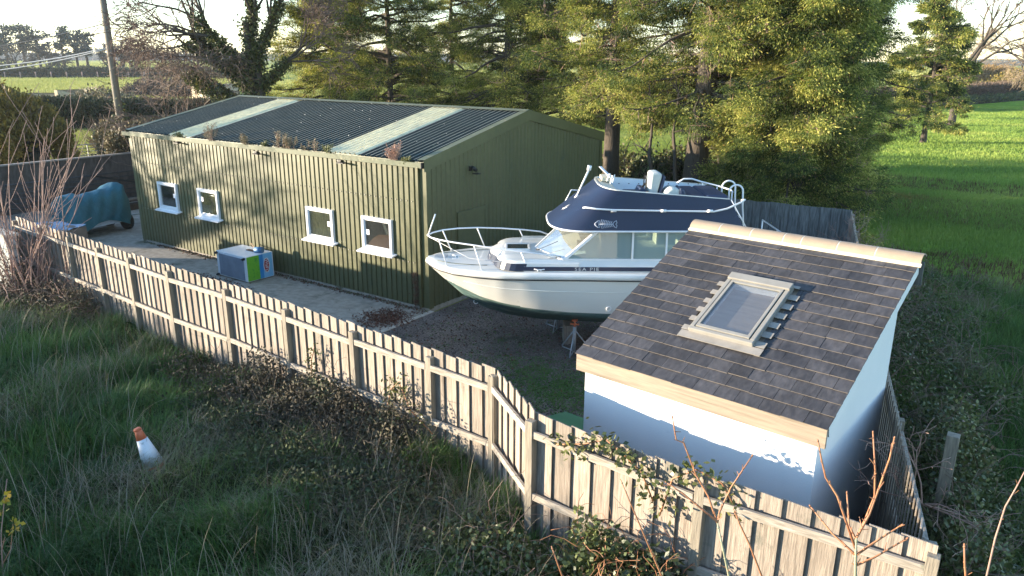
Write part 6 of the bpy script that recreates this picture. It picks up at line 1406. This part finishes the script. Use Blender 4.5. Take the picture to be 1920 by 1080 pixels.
sapling(5.3, [(1368, 1085), (1358, 1040), (1345, 980)], [[(1345, 980), (1328, 930), (1305, 890), (1282, 830), (1268, 825), (1261, 783)], [(1345, 978), (1280, 925), (1250, 905)], [(1345, 980), (1350, 958), (1370, 915), (1410, 855)]], .0165, 'forked sapling with red brown shoots standing before the near fence', M_greystem, 301)
sapling(4.9, [(1604, 1085), (1604, 1050), (1606, 1008)], [[(1606, 1008), (1622, 975), (1640, 930), (1641, 880), (1637, 812)], [(1606, 1008), (1630, 965), (1652, 905), (1668, 860), (1677, 822)], [(1604, 1010), (1592, 985), (1588, 925)], [(1606, 1035), (1570, 930), (1548, 895), (1540, 860), (1534, 828)], [(1604, 1040), (1560, 1000), (1520, 950)], [(1606, 1040), (1650, 1010), (1690, 985)], [(1605, 1060), (1640, 1045), (1700, 1010)]], .016, 'tallest sapling with two upright red brown shoots near the outbuilding corner', M_greystem, 302)
sapling(5.2, [(1243, 1085), (1215, 1020), (1185, 950), (1163, 898)], [], .010, 'single straight red brown shoot left of the forked sapling', M_redstem, 303)
sapling(5.0, [(1432, 1090), (1405, 1020), (1388, 985), (1375, 955)], [[(1388, 985), (1380, 960)]], .011, 'short orange brown shoot between the two larger saplings', M_redstem, 304)
sapling(5.4, [(1058, 1090), (1045, 1055), (1034, 1024)], [], .011, 'stub of an orange brown shoot leftmost along the bottom edge', M_redstem, 305)
sapling(5.0, [(1812, 1090), (1809, 1060), (1808, 1019)], [], .012, 'orange brown shoot poking up right of the fence corner post', M_redstem, 306)
sapling(6.0, [(1866, 1010), (1885, 950), (1905, 915), (1926, 875)], [], .009, 'pale hairy cane leaning out of the brambles at the right edge', M_palestem, 307, cat='cane')
sapling(8.6, [(6, 1090), (3, 1030), (2, 1000), (9, 930), (13, 898)], [[(4, 1060), (20, 1030), (24, 985)], [(2, 1040), (8, 1010)]], .010, 'thin stem with a few yellow leaves at the bottom left corner', M_palestem, 308, leafs=[(17, 926), (8, 938), (3, 942), (4, 960), (24, 976), (36, 978), (20, 998), (26, 992)])
# elder twigs at the end of the side fence
R = np.random.default_rng(14)
for (c_, h, n, lab) in (((10.75, -4.5, 1.2), .8, 9, 'small dry shrub of curled pale twigs over the top of the side fence'), ((7.7, 7.3, 1.0), 1.0, 16, 'dry grey twiggy shrub at the far corner of the side fence')):
    S = []
    for _ in range(n): d = R.normal(0, 1, 3)*[.8, .8, .3]+[0, 0, .7]; grow(S, np.array(c_), d/np.linalg.norm(d), h*R.uniform(.5, .9), .010, 2, R, .0, .7, (1, 3), 3, .25, .55, None, .003)
    V, F = segs(S, 4); rt_ = empty('dry_shrub', c_, 0, lab, 'shrub'); npmesh('stems', V, F, M_palestem, rt_)
# ================================================================== beyond the picture: hedge added to shade the foreground, tree for dappled shade
hedge('shade_hedge', [(-60, -25), (-30, -23.5), (-10, -23), (8, -23.5), (24, -27)], 3.9, 3.0, 9000, M_hedge, 'tall hedge added behind the viewer to shade the foreground, out of the picture', 401, L=.5, W=.3, rag=.12)
baretree('roadside_tree', (-25, -9.2, 0), [((0, 0, 2.2), (cos(k*1.3)*.9, sin(k*1.3)*.9, 1), 2.4, .10) for k in range(7)], 'leafless tree west of the yard, out of the picture', 402, M_bark, M_twig, depth=3, kids=(2, 4), trunk=[((0, 0, 0), (0, 0, 3), .2, .14)], minr=.010, ivy=(9000, .05))
# ---- thin winter air
hz = MB().box((-1500, -120, -1.1), (900, 1600, 40)); H_ = hz.build('haze', []); 
hm = bpy.data.materials.new('air'); hm.use_nodes = True; t = hm.node_tree; t.nodes.remove(t.nodes['Principled BSDF'])
pv = t.nodes.new('ShaderNodeVolumePrincipled'); pv.inputs['Color'].default_value = (.86, .92, 1, 1); pv.inputs['Density'].default_value = .00022; pv.inputs['Anisotropy'].default_value = .1
t.links.new(pv.outputs[0], t.nodes['Material Output'].inputs['Volume']); H_.data.materials.append(hm); tag(H_, kind='stuff')
